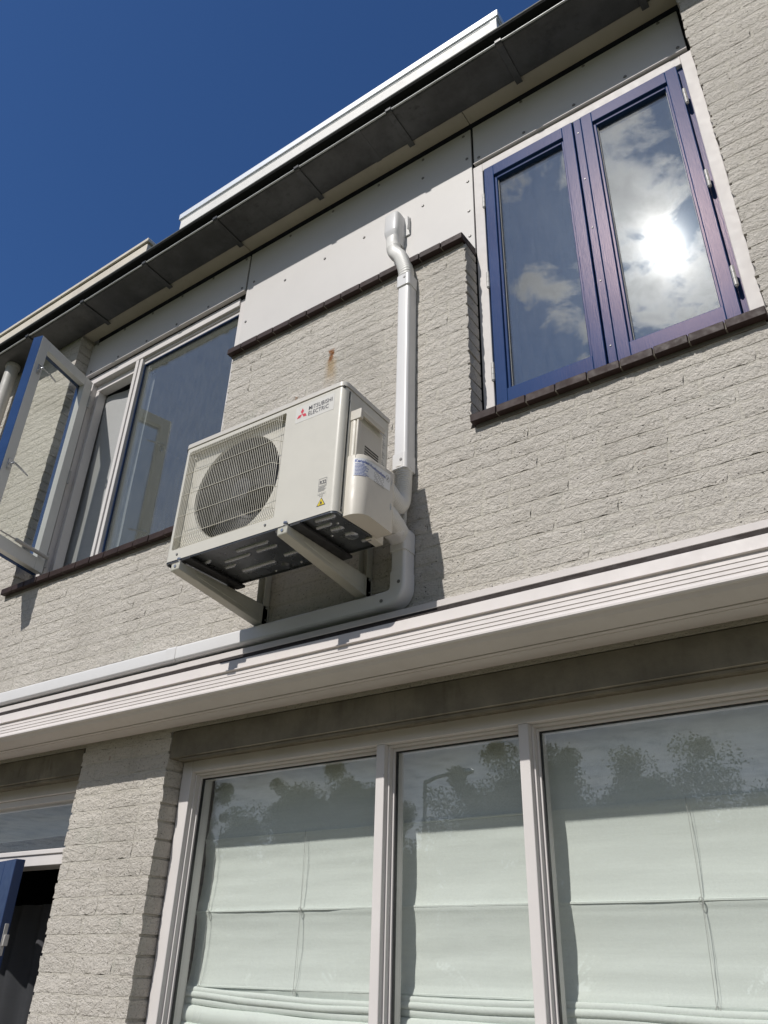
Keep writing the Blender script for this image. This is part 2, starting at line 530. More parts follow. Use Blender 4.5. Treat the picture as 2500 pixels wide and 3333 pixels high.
def origin_of(o):
    v = Vector((0, 0, 0))
    while o is not None:
        v += o.location
        o = o.parent
    return v


def finish_mesh(bm, bevel=0.0, seg=1, sharp=38):
    bmesh.ops.recalc_face_normals(bm, faces=bm.faces)
    if bevel > 0:
        es = [e for e in bm.edges if len(e.link_faces) == 2 and e.calc_face_angle(0) > R(30)]
        ret = bmesh.ops.bevel(bm, geom=es, offset=bevel, segments=seg, profile=0.5, affect='EDGES', clamp_overlap=True)
        for f in bm.faces:
            f.smooth = False
        for f in ret['faces']:
            f.smooth = True
        return
    for f in bm.faces:
        f.smooth = True
    for e in bm.edges:
        if len(e.link_faces) == 2 and e.calc_face_angle(0) > R(sharp):
            e.smooth = False


def obj(name, bm, mat, parent=None, bevel=0.0, seg=1, sharp=38, recalc=True, label=None):
    """one mesh object; geometry is written in world coordinates, stored relative to the parent chain"""
    finish_mesh(bm, bevel, seg, sharp)
    o0 = origin_of(parent)
    if o0.length > 0:
        bmesh.ops.translate(bm, verts=bm.verts, vec=-o0)
    me = bpy.data.meshes.new(name)
    bm.to_mesh(me)
    bm.free()
    for mm in (mat if isinstance(mat, (list, tuple)) else [mat]):
        me.materials.append(mm)
    o = bpy.data.objects.new(name, me)
    COL.objects.link(o)
    if parent is not None:
        o.parent = parent
    if label:
        o['label'] = label
    return o


def boxes(name, lst, mat, parent, bevel=0.0, seg=1, **kw):
    bm = bmesh.new()
    for b in lst:
        box(bm, *b)
    return obj(name, bm, mat, parent, bevel, seg, **kw)


def thing(name, label, cat, loc=(0, 0, 0), group=None, rot=None):
    o = bpy.data.objects.new(name, None)
    o.empty_display_size = 0.1
    COL.objects.link(o)
    o.location = loc
    o['label'] = label
    o['category'] = cat
    if group:
        o['group'] = group
    if rot:
        o.rotation_euler = rot
    return o


def part_empty(name, parent, loc=(0, 0, 0)):
    o = bpy.data.objects.new(name, None)
    o.empty_display_size = 0.1
    COL.objects.link(o)
    o.parent = parent
    o.location = Vector(loc) - origin_of(parent)
    return o


def tag(o, label, cat, group=None, kind=None):
    if label:
        o['label'] = label
    if cat:
        o['category'] = cat
    if group:
        o['group'] = group
    if kind:
        o['kind'] = kind
    return o


def text_mesh(body, size, mapper, sx=1.0, extrude=0.0, spacing=1.0, offset=0.0):
    """bmesh of a line of lettering, each vertex mapped by mapper(x, y)"""
    cu = bpy.data.curves.new('lettering', 'FONT')
    cu.body = body
    cu.size = size
    cu.space_character = spacing
    cu.offset = offset
    cu.resolution_u = 4
    ob = bpy.data.objects.new('lettering', cu)
    COL.objects.link(ob)
    bpy.context.view_layer.update()
    me = bpy.data.meshes.new_from_object(ob.evaluated_get(bpy.context.evaluated_depsgraph_get()))
    bm = bmesh.new()
    bm.from_mesh(me)
    bpy.data.objects.remove(ob)
    bpy.data.curves.remove(cu)
    bpy.data.meshes.remove(me)
    for v in bm.verts:
        v.co = mapper(v.co.x * sx, v.co.y)
    return bm


# ------------------------------------------------------------------ ground
bm = bmesh.new()
disc_face(bm, [(-400, -400, 0), (400, -400, 0), (400, 400, 0), (-400, 400, 0)])
g = obj('ground', bm, MT['ground'])
tag(g, 'flat ground of pale paving and lawn before the house', 'ground', kind='structure')

# ------------------------------------------------------------------ the house
house = thing('brick_house', 'house front of grey split bricks with dark gutter, blue window and white panels', 'house', (-2.0, 0.0, 0.0))

COURSE = 0.0645
JOINT = 0.010
ZREF = 3.395
OUT_L, OUT_R = -7.2, 2.4
LW = (-4.105, -2.545)          # left upper window opening
RW = (-1.150, -0.100)          # right upper window opening
PIER = (-3.105, -2.553)
DOOR = (-4.25, -3.105)
LOWIN = (-2.553, 0.75)
E_ = 0.0005

I_ = 0.007
core = [(OUT_L, OUT_R, E_, 0.30, 2.44, ZREF - 0.002),
        (LW[1] + I_, RW[0] - I_, E_, 0.098, ZREF - 0.002, 4.395),
        (RW[1] + I_, OUT_R, E_, 0.30, ZREF - 0.002, 5.40),
        (OUT_L, LW[0] - I_, E_, 0.30, ZREF - 0.002, 5.40),
        (PIER[0] + I_, PIER[1] - I_, E_, 0.26, 0.0, 2.44),
        (OUT_L, DOOR[0] - I_, E_, 0.26, 0.0, 2.44),
        (LOWIN[1] + I_, OUT_R, E_, 0.26, 0.0, 2.44)]
bm = bmesh.new()
for b in core:
    box(bm, *b)
wall = obj('wall', bm, MT['mortar'], house, label='grey split brick wall with flush mortar joints')

# --- bricks
BR_D = 0.094


def brick_bm(L, H, seed, fine=False):
    rnd = random.Random(seed)
    bm = bmesh.new()
    nx, nz = (8, 3) if L > 0.15 else (4, 3)
    off = Vector((seed * 3.17, seed * 1.31, 0.0))
    front = []
    for j in range(nz + 1):
        row = []
        for i in range(nx + 1):
            u, v = i / nx, j / nz
            x, z = (u - 0.5) * L, (v - 0.5) * H
            edge = min(min(u, 1 - u) * L, min(v, 1 - v) * H)
            nn = noise.noise(Vector((x * 26, z * 30, 0)) + off)
            n2 = noise.noise(Vector((x * 70, z * 75, 4)) + off)
            y = (-0.0018 - 0.0026 * nn - 0.0022 * n2) if edge > 0.004 else (-0.0002 - 0.0011 * max(0.0, nn) - 0.0006 * n2)
            jx = rnd.uniform(-.0042, .0042) if i in (0, nx) else 0
            jz = rnd.uniform(-.0024, .0024) if (j in (0, nz)) else 0
            row.append(bm.verts.new((x + jx, min(y, -0.0002), z + jz)))
        front.append(row)
    for j in range(nz):
        for i in range(nx):
            bm.faces.new((front[j][i], front[j][i + 1], front[j + 1][i + 1], front[j + 1][i]))
    b = [bm.verts.new((sx * L / 2, BR_D, sz * H / 2)) for sx, sz in ((-1, -1), (1, -1), (1, 1), (-1, 1))]
    bm.faces.new([b[0], b[1]] + [front[0][i] for i in range(nx, -1, -1)])
    bm.faces.new([b[2], b[3]] + [front[nz][i] for i in range(0, nx + 1)])
    bm.faces.new([b[1], b[2]] + [front[j][nx] for j in range(nz, -1, -1)])
    bm.faces.new([b[3], b[0]] + [front[j][0] for j in range(0, nz + 1)])
    return bm


BH = COURSE - JOINT
VAR = {}
for kind, L, n in (('s', 0.208, 9), ('h', 0.099, 6)):
    VAR[kind] = []
    for k in range(n):
        b_ = brick_bm(L, BH, 11 + k * 7 + (100 if kind == 'h' else 0))
        finish_mesh(b_, sharp=50)
        me = bpy.data.meshes.new('brick')
        b_.to_mesh(me)
        b_.free()
        me.materials.append(MT['brick'])
        VAR[kind].append((me, L))

areas = [(-6.2, 1.0, 2.60, ZREF), (LW[1], RW[0], ZREF, 4.395), (RW[1], 1.0, ZREF, 5.335), (-6.2, LW[0], ZREF, 5.335),
         (PIER[0], PIER[1], 1.15, 2.445), (-6.2, DOOR[0], 1.15, 2.445)]
cand = []
rb = random.Random(21)
for (ax0, ax1, az0, az1) in areas:
    k0 = math.floor((az0 - ZREF) / COURSE)
    k1 = math.ceil((az1 - ZREF) / COURSE)
    for k in range(k0, k1):
        zb, zt = ZREF + k * COURSE, ZREF + (k + 1) * COURSE - JOINT
        zb2, zt2 = max(zb, az0), min(zt, az1 - 0.002)
        if zt2 - zb2 < 0.018:
            continue
        x = ax0
        first = True
        while x < ax1 - 0.02:
            if first:
                L = rb.choice((0.208, 0.099, 0.15, 0.06)) if ax0 > -6 else rb.uniform(0.06, 0.2)
                if k % 2 == 0 and ax0 > -6:
                    L = rb.choice((0.208, 0.208, 0.16))
                first = False
            else:
                L = 0.099 if rb.random() < 0.24 else 0.208
            if ax1 - (x + L) < 0.055:
                L = ax1 - x
            cand.append((x, x + L, zb2, zt2))
            x += L + JOINT

vis = []
for (x0, x1, z0, z1) in cand:
    c = ((x0 + x1) / 2, 0, (z0 + z1) / 2)
    px, py, wz = project(c)
    inside = -420 < px < 2920 and -500 < py < 3800
    if not inside:
        continue
    a = project((x0, 0, z0))
    b = project((x1, 0, z0))
    d = project((x0, 0, z1))
    area = abs((b[0] - a[0]) * (d[1] - a[1]) - (b[1] - a[1]) * (d[0] - a[0]))
    infr = 0 < px < 2500 and 0 < py < 3333
    # hidden behind the unit, the panes or the awning box counts little
    hid = (-2.2 < c[0] < -1.75 and 2.95 < c[2] < 3.55) or c[2] < 2.70 and c[2] > 2.45
    vis.append((area * (1 if infr else 0.02) * (0.3 if hid else 1), (x0, x1, z0, z1)))
vis.sort(key=lambda t_: -t_[0])
rest = bmesh.new()
for i, (_, (x0, x1, z0, z1)) in enumerate(vis):
    L, H = x1 - x0, z1 - z0
    me, ml = rb.choice(VAR['s'] if L > 0.15 else VAR['h'])
    flip = rb.random() < 0.5
    loc = Vector(((x0 + x1) / 2, rb.uniform(-0.0005, 0.0003), (z0 + z1) / 2))
    mat = Matrix.Translation(loc) @ Matrix.Diagonal((L / ml, 1, H / BH, 1))
    if i < 300:
        o = bpy.data.objects.new('brick', me)
        COL.objects.link(o)
        o.parent = wall
        o.location = loc - origin_of(wall)
        o.scale = (L / ml, 1, H / BH)
        o.rotation_euler = (0, R(rb.uniform(-0.35, 0.35)), 0)
    else:
        tmp = bmesh.new()
        tmp.from_mesh(me)
        tmp.transform(mat)
        tm = bpy.data.meshes.new('tmp')
        tmp.to_mesh(tm)
        tmp.free()
        rest.from_mesh(tm)
        bpy.data.meshes.remove(tm)
ro = obj('brick_field', rest, MT['brick'], wall, sharp=50)
ro['kind'] = 'stuff'

# --- concrete lintels over the ground floor openings
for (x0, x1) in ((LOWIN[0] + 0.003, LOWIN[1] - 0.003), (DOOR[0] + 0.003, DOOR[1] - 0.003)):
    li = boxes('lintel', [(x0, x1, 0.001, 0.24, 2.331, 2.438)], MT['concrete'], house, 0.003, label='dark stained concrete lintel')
    bm = bmesh.new()
    n = 60
    pth, sc = [], []
    for i in range(n + 1):
        x = x0 + 0.05 + (x1 - x0 - 0.06) * i / n
        pth.append((x, 0.018 + 0.002 * noise.noise(Vector((x * 9, 3, 0))), 2.328 + 0.0015 * noise.noise(Vector((x * 13, 0, 0)))))
        sc.append(0.010 + 0.003 * noise.noise(Vector((x * 21, 7, 0))))
    tube(bm, pth, sc, 8)
    obj('sealant_bead', bm, MT['concrete'], li)

# --- brown tile ledges


def tile_row(name, x0, x1, ztop, joints, label, y0=-0.033, y1=0.10):
    p = boxes(name, [(x0 + 0.012, x1 - 0.012, -0.006, y1, ztop - 0.052, ztop - 0.028)], MT['bed'], house, label=label)
    xs = [x0] + joints + [x1]
    for a, b in zip(xs, xs[1:]):
        bm = bmesh.new()
        d = random.uniform(-0.0015, 0.0015)
        g_ = 0.0022
        prof = [(y0 + d, ztop - 0.039), (y1, ztop - 0.036), (y1, ztop + 0.012), (y0 + 0.008 + d, ztop - 0.0005), (y0 + d, ztop - 0.006)]
        extrude_x(bm, prof, a + g_, b - g_)
        obj('tile', bm, MT['tile'], p, 0.0022, 2)
    bm = bmesh.new()
    extrude_x(bm, [(y0 + 0.006, ztop - 0.037), (y1, ztop - 0.034), (y1, ztop + 0.009), (y0 + 0.010, ztop - 0.006)], x0 + 0.004, x1 - 0.004)
    obj('joint_mortar', bm, MT['bed'], p)
    return p


def joints(x0, x1, first, pitch=0.1115):
    out = []
    x = first
    while x < x1 - 0.03:
        if x > x0 + 0.03:
            out.append(x)
        x += pitch
    return out


tile_row('window_sill', -1.140, -0.098, 3.437, [-1.031, -0.913, -0.798, -0.680, -0.564, -0.450, -0.336, -0.222], 'brown tile sill under the blue window')
tile_row('window_sill', -4.135, -2.50, 3.437, joints(-4.135, -2.50, -4.03), 'brown tile sill under the window with the open casement')
tile_row('wall_ledge', -2.560, -1.148, 4.443, [-2.462, -2.35, -2.244, -2.137, -2.024, -1.914, -1.812, -1.701, -1.59, -1.48, -1.37, -1.257], 'brown tile ledge on top of the brick parapet below the panel')

# --- panels
PY = 0.095


def panel(x0, x1, z0, z1, screws, label):
    p = boxes('panel', [(x0, x1, PY, PY + 0.010, z0, z1)], MT['panel'], house, 0.0012, label=label)
    for (sx, sz) in screws:
        bm = bmesh.new()
        cyl(bm, (sx, PY, sz), (0, -1, 0), 0.0085, 0.0060, 0.004, 10)
        obj('screw', bm, MT['screw'], p)
    return p


panel(-2.632, -1.150, 4.43, 5.314, [(x, z) for z in (5.285,) for x in (-2.33, -2.02, -1.71, -1.43, -1.19)] +
      [(-2.58, 5.06), (-2.33, 4.93), (-2.60, 4.76), (-2.05, 4.93), (-1.79, 4.93), (-1.43, 4.93), (-1.43, 5.14), (-1.175, 4.93), (-1.175, 5.10), (-1.175, 4.72), (-1.175, 4.55)],
      'wide pale panel above the brick parapet')
panel(-4.108, -2.645, 5.035, 5.314, [(-4.05 + 0.275 * i, 5.062) for i in range(6)] + [(-4.05 + 0.275 * i, 5.30) for i in range(6)],
      'narrow pale panel over the open casement window')
panel(-1.137, -0.118, 5.035, 5.314, [(-1.11, 5.062), (-0.87, 5.062), (-0.62, 5.062), (-0.38, 5.062), (-0.15, 5.062), (-0.87, 5.30), (-0.55, 5.30), (-0.2, 5.30)],
      'narrow pale panel over the blue window')
boxes('backing_board', [(-4.10, -0.103, PY + 0.028, PY + 0.05, 5.00, 5.42), (-2.60, -1.10, PY + 0.028, PY + 0.05, 4.40, 5.0)], MT['dark'], house)
boxes('soffit', [(-4.10, -2.64, 0.004, 0.086, 5.338, 5.352), (-2.637, -1.147, 0.004, 0.086, 5.3385, 5.352), (-1.144, -0.103, 0.004, 0.086, 5.338, 5.352)], MT['soffit'], house, 0.001,
      label='beige soffit boards between gutter and panels')
for (x0, x1) in ((-4.10, -2.645), (-1.136, -0.118)):
    boxes('drip_profile', [(x0, x1, PY - 0.008, PY + 0.02, 5.0235, 5.0275)], MT['white'], house)

# --- gutter
GX0, GX1 = -7.4, 2.4
bm = bmesh.new()
outer = [(0.000, 5.375), (0.000, 5.331), (-0.006, 5.326), (-0.188, 5.3275), (-0.197, 5.3315), (-0.2005, 5.338)]
inner = [(-0.1965, 5.339), (-0.194, 5.335), (-0.187, 5.3315), (-0.008, 5.330), (-0.004, 5.334), (-0.004, 5.375)]
extrude_x(bm, outer + inner, GX0, GX1)
gut = obj('gutter', bm, MT['zinc'], house, label='dark weathered zinc gutter')
bm = bmesh.new()
tube(bm, [(GX0, -0.2005, 5.3395), (GX1, -0.2005, 5.3395)], 0.0055, 10)
obj('gutter_bead', bm, MT['zinc_edge'], gut)
for x in (-6.845, -6.245, -5.645, -5.04, -4.436, -3.845, -3.25, -2.645, -2.04, -1.445, -0.835, -0.225, 0.38, 0.98):
    bm = bmesh.new()
    o1 = [(0.018, 5.318), (-0.188, 5.3195), (-0.202, 5.3235), (-0.2105, 5.331), (-0.2125, 5.345), (-0.206, 5.3505), (-0.193, 5.3505)]
    i1 = [(-0.193, 5.3475), (-0.205, 5.3475), (-0.2085, 5.343), (-0.2065, 5.333), (-0.200, 5.327), (-0.187, 5.3235), (0.018, 5.3225)]
    extrude_x(bm, o1 + i1, x - 0.016, x + 0.016)
    obj('gutter_bracket', bm, MT['zinc'], gut, 0.0008)
bm = bmesh.new()
extrude_x(bm, [(-0.0005, 5.3245), (-0.190, 5.3258), (-0.2000, 5.3300), (-0.2020, 5.336), (-0.2005, 5.3365), (-0.198, 5.3315), (-0.188, 5.3280), (-0.0005, 5.3265)], -1.655, -1.625)
obj('gutter_seam', bm, MT['zinc'], gut)
# dark roof edge that overhangs the gutter
bm = bmesh.new()
extrude_x(bm, [(0.06, 5.428), (-0.190, 5.445), (-0.194, 5.447), (-0.197, 5.452), (-0.197, 5.462), (-0.194, 5.466), (0.06, 5.478)], GX0, GX1)
re_ = obj('roof_edge', bm, MT['roofing'], house, sharp=25, label='black roof edge above the gutter')
bm = bmesh.new()
tube(bm, [(GX0, -0.1965, 5.460), (GX1, -0.1965, 5.460)], 0.0058, 8)
obj('edge_trim', bm, MT['trim'], re_)

# --- roof parapets behind the gutter
pa = boxes('parapet', [(-3.388, -0.956, 0.072, 0.70, 5.48, 6.084)], MT['fascia'], house, 0.002, label='white roof parapet with bright metal cap')
boxes('cap', [(-3.402, -0.939, 0.060, 0.715, 6.093, 6.147), (-3.396, -0.945, 0.069, 0.70, 6.082, 6.0935)], MT['alu'], pa, 0.003)
boxes('corner_trim', [(-0.990, -0.952, 0.067, 0.08, 5.48, 6.082)], MT['fascia'], pa, 0.001)
pb = boxes('parapet', [(-9.0, -3.728, 0.072, 0.70, 5.48, 6.080)], MT['fascia_old'], house, 0.004, label='weathered cream roof parapet of the adjoining bay')
boxes('cap', [(-9.0, -3.712, 0.058, 0.715, 6.084, 6.116)], MT['fascia_old'], pb, 0.005, 2)
boxes('roof_deck', [(-9.0, 2.4, 0.06, 6.0, 5.42, 5.46)], MT['zinc'], house)

# --- grey downpipe at the far left
bm = bmesh.new()
tube(bm, [(-4.785, -0.090, 2.792), (-4.785, -0.078, 3.2), (-4.785, -0.078, 5.33)], 0.043, 24)
dp = obj('downpipe', bm, MT['pvc_old'], house, label='round grey downpipe below the gutter')
bm = bmesh.new()
tube(bm, [(-4.785, -0.078, 5.302), (-4.785, -0.078, 5.329)], 0.049, 24)
obj('collar', bm, MT['pvc_old'], dp)
bm = bmesh.new()
tube(bm, [(-4.785, -0.078, 3.8), (-4.785, -0.078, 3.83)], 0.047, 24)
obj('pipe_clip', bm, MT['pvc_old'], dp)

# --- rooms behind the openings


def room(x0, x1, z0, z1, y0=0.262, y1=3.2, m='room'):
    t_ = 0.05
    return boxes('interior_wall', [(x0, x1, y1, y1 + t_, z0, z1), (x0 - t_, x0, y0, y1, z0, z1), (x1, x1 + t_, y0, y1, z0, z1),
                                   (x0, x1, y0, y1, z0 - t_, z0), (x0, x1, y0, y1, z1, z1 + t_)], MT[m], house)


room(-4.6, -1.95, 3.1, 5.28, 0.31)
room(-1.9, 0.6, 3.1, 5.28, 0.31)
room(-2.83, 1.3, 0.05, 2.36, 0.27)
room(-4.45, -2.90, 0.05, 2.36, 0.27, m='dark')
boxes('inner_leaf', [(-2.70, -1.06, 0.155, 0.30, 3.3, 5.42), (-7.0, -4.06, 0.14, 0.16, 3.3, 5.42), (-4.3, 0.3, 0.155, 0.30, 5.02, 5.40)], MT['room'], house)

# ------------------------------------------------------------------ lower window with three panes
win = part_empty('window', house, (-1.6, 0.1, 1.0))
win['label'] = 'wide white framed ground floor window of three panes'
ZT = 2.345
FX0, FX1 = -2.549, 0.745
fr = [(FX0, FX0 + 0.055, 0.080, 0.20, 0.6, ZT), (FX1 - 0.055, FX1, 0.080, 0.20, 0.6, ZT),
      (FX0 + 0.055, FX1 - 0.055, 0.080, 0.20, 2.289, ZT)]
boxes('frame', fr, MT['white'], win, 0.003, 2)
muls = [-1.583, -1.053]
panes = [(FX0 + 0.055, muls[0] - 0.017), (muls[0] + 0.017, muls[1] - 0.017), (muls[1] + 0.017, FX1 - 0.055)]
for mx in muls:
    boxes('mullion', [(mx - 0.017, mx + 0.017, 0.080, 0.20, 0.6, 2.289)], MT['white'], win, 0.003, 2)
for (a, b) in panes:
    st = [(a, a + 0.007, 0.102, 0.19, 0.6, 2.289), (b - 0.007, b, 0.102, 0.19, 0.6, 2.289), (a + 0.007, b - 0.007, 0.102, 0.19, 2.282, 2.289),
          (a + 0.007, a + 0.014, 0.122, 0.18, 0.6, 2.282), (b - 0.014, b - 0.007, 0.122, 0.18, 0.6, 2.282), (a + 0.014, b - 0.014, 0.122, 0.18, 2.272, 2.282)]
    boxes('glazing_bead', st, MT['white'], win, 0.0015, 2)
    boxes('gasket', [(a + 0.014, a + 0.0175, 0.130, 0.142, 0.6, 2.272), (b - 0.0175, b - 0.014, 0.130, 0.142, 0.6, 2.272), (a + 0.0175, b - 0.0175, 0.130, 0.142, 2.2685, 2.272)], MT['rubber'], win)
    boxes('pane', [(a + 0.015, b - 0.015, 0.136, 0.142, 0.6, 2.271)], MT['glass_lo'], win)

# ------------------------------------------------------------------ blue window, right
win = part_empty('window', house, (-0.62, 0.15, 3.45))
win['label'] = 'blue two-sash window mirroring the sun and clouds'
W0, W1, WZ0, WZ1 = -1.146, -0.104, 3.44, 5.012
boxes('frame', [(W0, W0 + 0.049, 0.100, 0.20, WZ0, WZ1), (W1 - 0.049, W1, 0.100, 0.20, WZ0, WZ1), (W0 + 0.049, W1 - 0.049, 0.100, 0.20, 4.956, WZ1),
                (W0 + 0.049, W1 - 0.049, 0.115, 0.20, WZ0, 3.50)], MT['white'], win, 0.003, 2)
boxes('rebate', [(-0.1755, -0.1535, 0.118, 0.19, 3.47, 4.956)], MT['blue'], win)
boxes('rebate', [(-1.0965, -1.0845, 0.118, 0.19, 3.47, 4.956)], MT['blue'], win)
boxes('mullion', [(-0.637, -0.603, 0.098, 0.19, 3.47, 4.956)], MT['blue'], win, 0.003, 2)
for (a, b, hs) in ((-1.084, -0.641, -1), (-0.599, -0.176, 1)):
    s0, s1 = 3.487, 4.945
    yf = 0.088
    boxes('sash', [(a, a + 0.048, yf, 0.155, s0, s1), (b - 0.048, b, yf, 0.155, s0, s1), (a + 0.048, b - 0.048, yf, 0.155, s1 - 0.072, s1), (a + 0.048, b - 0.048, yf, 0.155, s0, 3.598),
                   (a + 0.048, a + 0.060, yf + 0.012, 0.15, 3.598, s1 - 0.072), (b - 0.060, b - 0.048, yf + 0.012, 0.15, 3.598, s1 - 0.072),
                   (a + 0.060, b - 0.060, yf + 0.012, 0.15, s1 - 0.092, s1 - 0.072), (a + 0.060, b - 0.060, yf + 0.012, 0.15, 3.598, 3.606)],
          MT['blue'], win, 0.0025, 2)
    boxes('pane', [(a + 0.056, b - 0.056, 0.118, 0.124, 3.60, s1 - 0.09)], MT['glass_up'], win)
    boxes('putty', [(a + 0.060, a + 0.0625, 0.112, 0.119, 3.606, s1 - 0.092), (b - 0.0625, b - 0.060, 0.112, 0.119, 3.606, s1 - 0.092), (a + 0.0625, b - 0.0625, 0.112, 0.119, 3.606, 3.6085)], MT['cord'], win)
    hx = (a - 0.007) if hs < 0 else (b + 0.007)
    for hz in (3.66, 4.17, 4.68):
        bm = bmesh.new()
        for k in range(3):
            cyl(bm, (hx, 0.086, hz + k * 0.030), (0, 0, 1), 0.0075, 0.0075, 0.0285, 12)
        cyl(bm, (hx, 0.086, hz - 0.006), (0, 0, 1), 0.004, 0.0065, 0.006, 10)
        cyl(bm, (hx, 0.086, hz + 0.0885), (0, 0, 1), 0.0065, 0.003, 0.006, 10)
        obj('hinge', bm, MT['hinge'], win)
bm = bmesh.new()
for z in (3.62, 3.95, 4.25, 4.55, 4.86):
    cyl(bm, (-0.62, 0.098, z), (0, -1, 0), 0.0035, 0.003, 0.0025, 8)
obj('mullion_screw', bm, MT['screw'], win)

# ------------------------------------------------------------------ left upper window with the open casement
win = part_empty('window', house, (-3.35, 0.15, 3.45))
win['label'] = 'white framed window with a large fixed pane and an open casement'
boxes('frame', [(-4.100, -4.018, 0.115, 0.21, 3.44, 5.012), (-2.70, -2.60, 0.125, 0.21, 3.44, 5.012), (-4.018, -2.70, 0.115, 0.21, 4.955, 5.012),
                (-4.018, -2.70, 0.14, 0.21, 3.44, 3.50), (-4.018, -3.59, 0.150, 0.21, 4.905, 4.955), (-4.018, -3.985, 0.150, 0.21, 3.50, 4.905)], MT['white'], win, 0.003, 2)
boxes('mullion', [(-3.592, -3.566, 0.115, 0.21, 3.50, 4.955), (-3.566, -3.558, 0.135, 0.20, 3.50, 4.955), (-3.558, -3.533, 0.120, 0.21, 3.50, 4.955)], MT['white'], win, 0.003, 2)
boxes('glazing_bead', [(-3.533, -2.70, 0.132, 0.20, 4.938, 4.955), (-3.533, -2.70, 0.140, 0.20, 4.915, 4.938)], MT['white'], win, 0.002, 2)
boxes('glazing_bead', [(-3.533, -2.70, 0.14, 0.2, 3.50, 3.56)], MT['white'], win, 0.002, 2)
boxes('gasket', [(-3.533, -3.526, 0.142, 0.165, 3.56, 4.915), (-3.526, -2.70, 0.142, 0.165, 4.909, 4.915)], MT['blue_door'], win)
boxes('pane', [(-3.530, -2.66, 0.152, 0.158, 3.52, 4.912)], MT['glass_left'], win)
# the open sash: u runs from the hinge to the free edge, n is the room-side normal
HG = Vector((-4.012, 0.088, 0))
U = Vector((0.125, -0.492, 0)).normalized()
N = Vector((-U.y, U.x, 0))           # towards +x
SW, Z0, Z1 = 0.475, 3.545, 4.936


def sash_box(bm, u0, u1, n0, n1, z0, z1):
    vs = box(bm, u0, u1, n0, n1, z0, z1)
    for v in vs:
        u_, n_, z_ = v.co
        v.co = HG + U * u_ + N * n_ + Vector((0, 0, z_))


bm = bmesh.new()
T0 = -0.028
for (u0, u1, z0, z1) in ((0, 0.066, Z0, Z1), (SW - 0.066, SW, Z0, Z1), (0.066, SW - 0.066, Z1 - 0.068, Z1), (0.066, SW - 0.066, Z0, Z0 + 0.075)):
    sash_box(bm, u0, u1, -0.014, 0.026, z0, z1)
sash = obj('sash', bm, MT['white_in'], win, 0.003, 2, label='white inner side of the open casement')
bm = bmesh.new()
for (u0, u1, z0, z1) in ((0, 0.062, Z0, Z1), (SW - 0.062, SW + 0.003, Z0, Z1), (0.062, SW - 0.062, Z1 - 0.064, Z1), (0.062, SW - 0.062, Z0, Z0 + 0.070)):
    sash_box(bm, u0, u1, -0.044, -0.0145, z0 - 0.001, z1 + 0.001)
sash_box(bm, SW + 0.0005, SW + 0.0035, -0.044, 0.0255, Z0, Z1)
obj('sash_outer', bm, MT['blue'], win, 0.002, label='blue outer side of the open casement')
bm = bmesh.new()
sash_box(bm, 0.06, SW - 0.06, -0.012, -0.007, Z0 + 0.07, Z1 - 0.062)
obj('pane', bm, MT['glass_open'], win)


def sp_(u_, n_, z_):
    return HG + U * u_ + N * n_ + Vector((0, 0, z_))


for hz in (4.70, 4.02):
    bm = bmesh.new()
    sash_box(bm, SW - 0.048, SW - 0.028, 0.026, 0.031, hz - 0.035, hz + 0.035)
    tube(bm, [sp_(SW - 0.038, 0.03, hz), sp_(SW - 0.038, 0.060, hz)], 0.007, 8)
    tube(bm, spline([sp_(SW - 0.036, 0.060, hz + 0.004), sp_(SW - 0.08, 0.064, hz - 0.002), sp_(SW - 0.155, 0.060, hz - 0.014)], 8), [0.008 - 0.0004 * i for i in range(9)], 8)
    obj('handle', bm, MT['steel'], win, 0.001)
bm = bmesh.new()
tube(bm, [sp_(0.37, 0.040, Z0 + 0.085), sp_(0.25, 0.046, Z0 + 0.085)], 0.004, 8)
tube(bm, [sp_(0.26, 0.046, Z0 + 0.085), sp_(0.02, 0.058, Z0 + 0.085)], 0.011, 12)
obj('window_stay', bm, MT['hinge'], win)
for hz in (3.63, 4.20, 4.78):
    bm = bmesh.new()
    cyl(bm, sp_(-0.004, 0.030, hz - 0.045), (0, 0, 1), 0.007, 0.007, 0.09, 10)
    obj('hinge', bm, MT['hinge'], win)

# ------------------------------------------------------------------ garden door, far left below
door = part_empty('door', house, (-3.7, 0.15, 0.0))
door['label'] = 'blue garden door standing ajar beside the brick pier'
boxes('frame', [(-4.245, -4.19, 0.09, 0.20, 0.0, 2.345), (-3.165, -3.108, 0.09, 0.20, 0.0, 2.345), (-4.19, -3.165, 0.09, 0.20, 2.285, 2.345), (-4.19, -3.165, 0.105, 0.19, 2.255, 2.285)], MT['white'], door, 0.003, 2)
boxes('transom_bar', [(-4.19, -3.165, 0.085, 0.20, 1.985, 2.030), (-4.19, -3.165, 0.078, 0.20, 2.030, 2.050)], MT['white'], door, 0.003, 2)
boxes('transom_pane', [(-4.19, -3.165, 0.135, 0.141, 2.05, 2.256)], MT['glass_lo'], door)
DH = Vector((-4.155, 0.140, 0))
DU = Vector((0.979, -0.204, 0)).normalized()
DN = Vector((DU.y, -DU.x, 0))        # outwards, towards the garden
DL = 0.832


def leaf_box(bm, u0, u1, n0, n1, z0, z1):
    vs = box(bm, u0, u1, n0, n1, z0, z1)
    for v in vs:
        u_, n_, z_ = v.co
        v.co = DH + DU * u_ + DN * n_ + Vector((0, 0, z_))


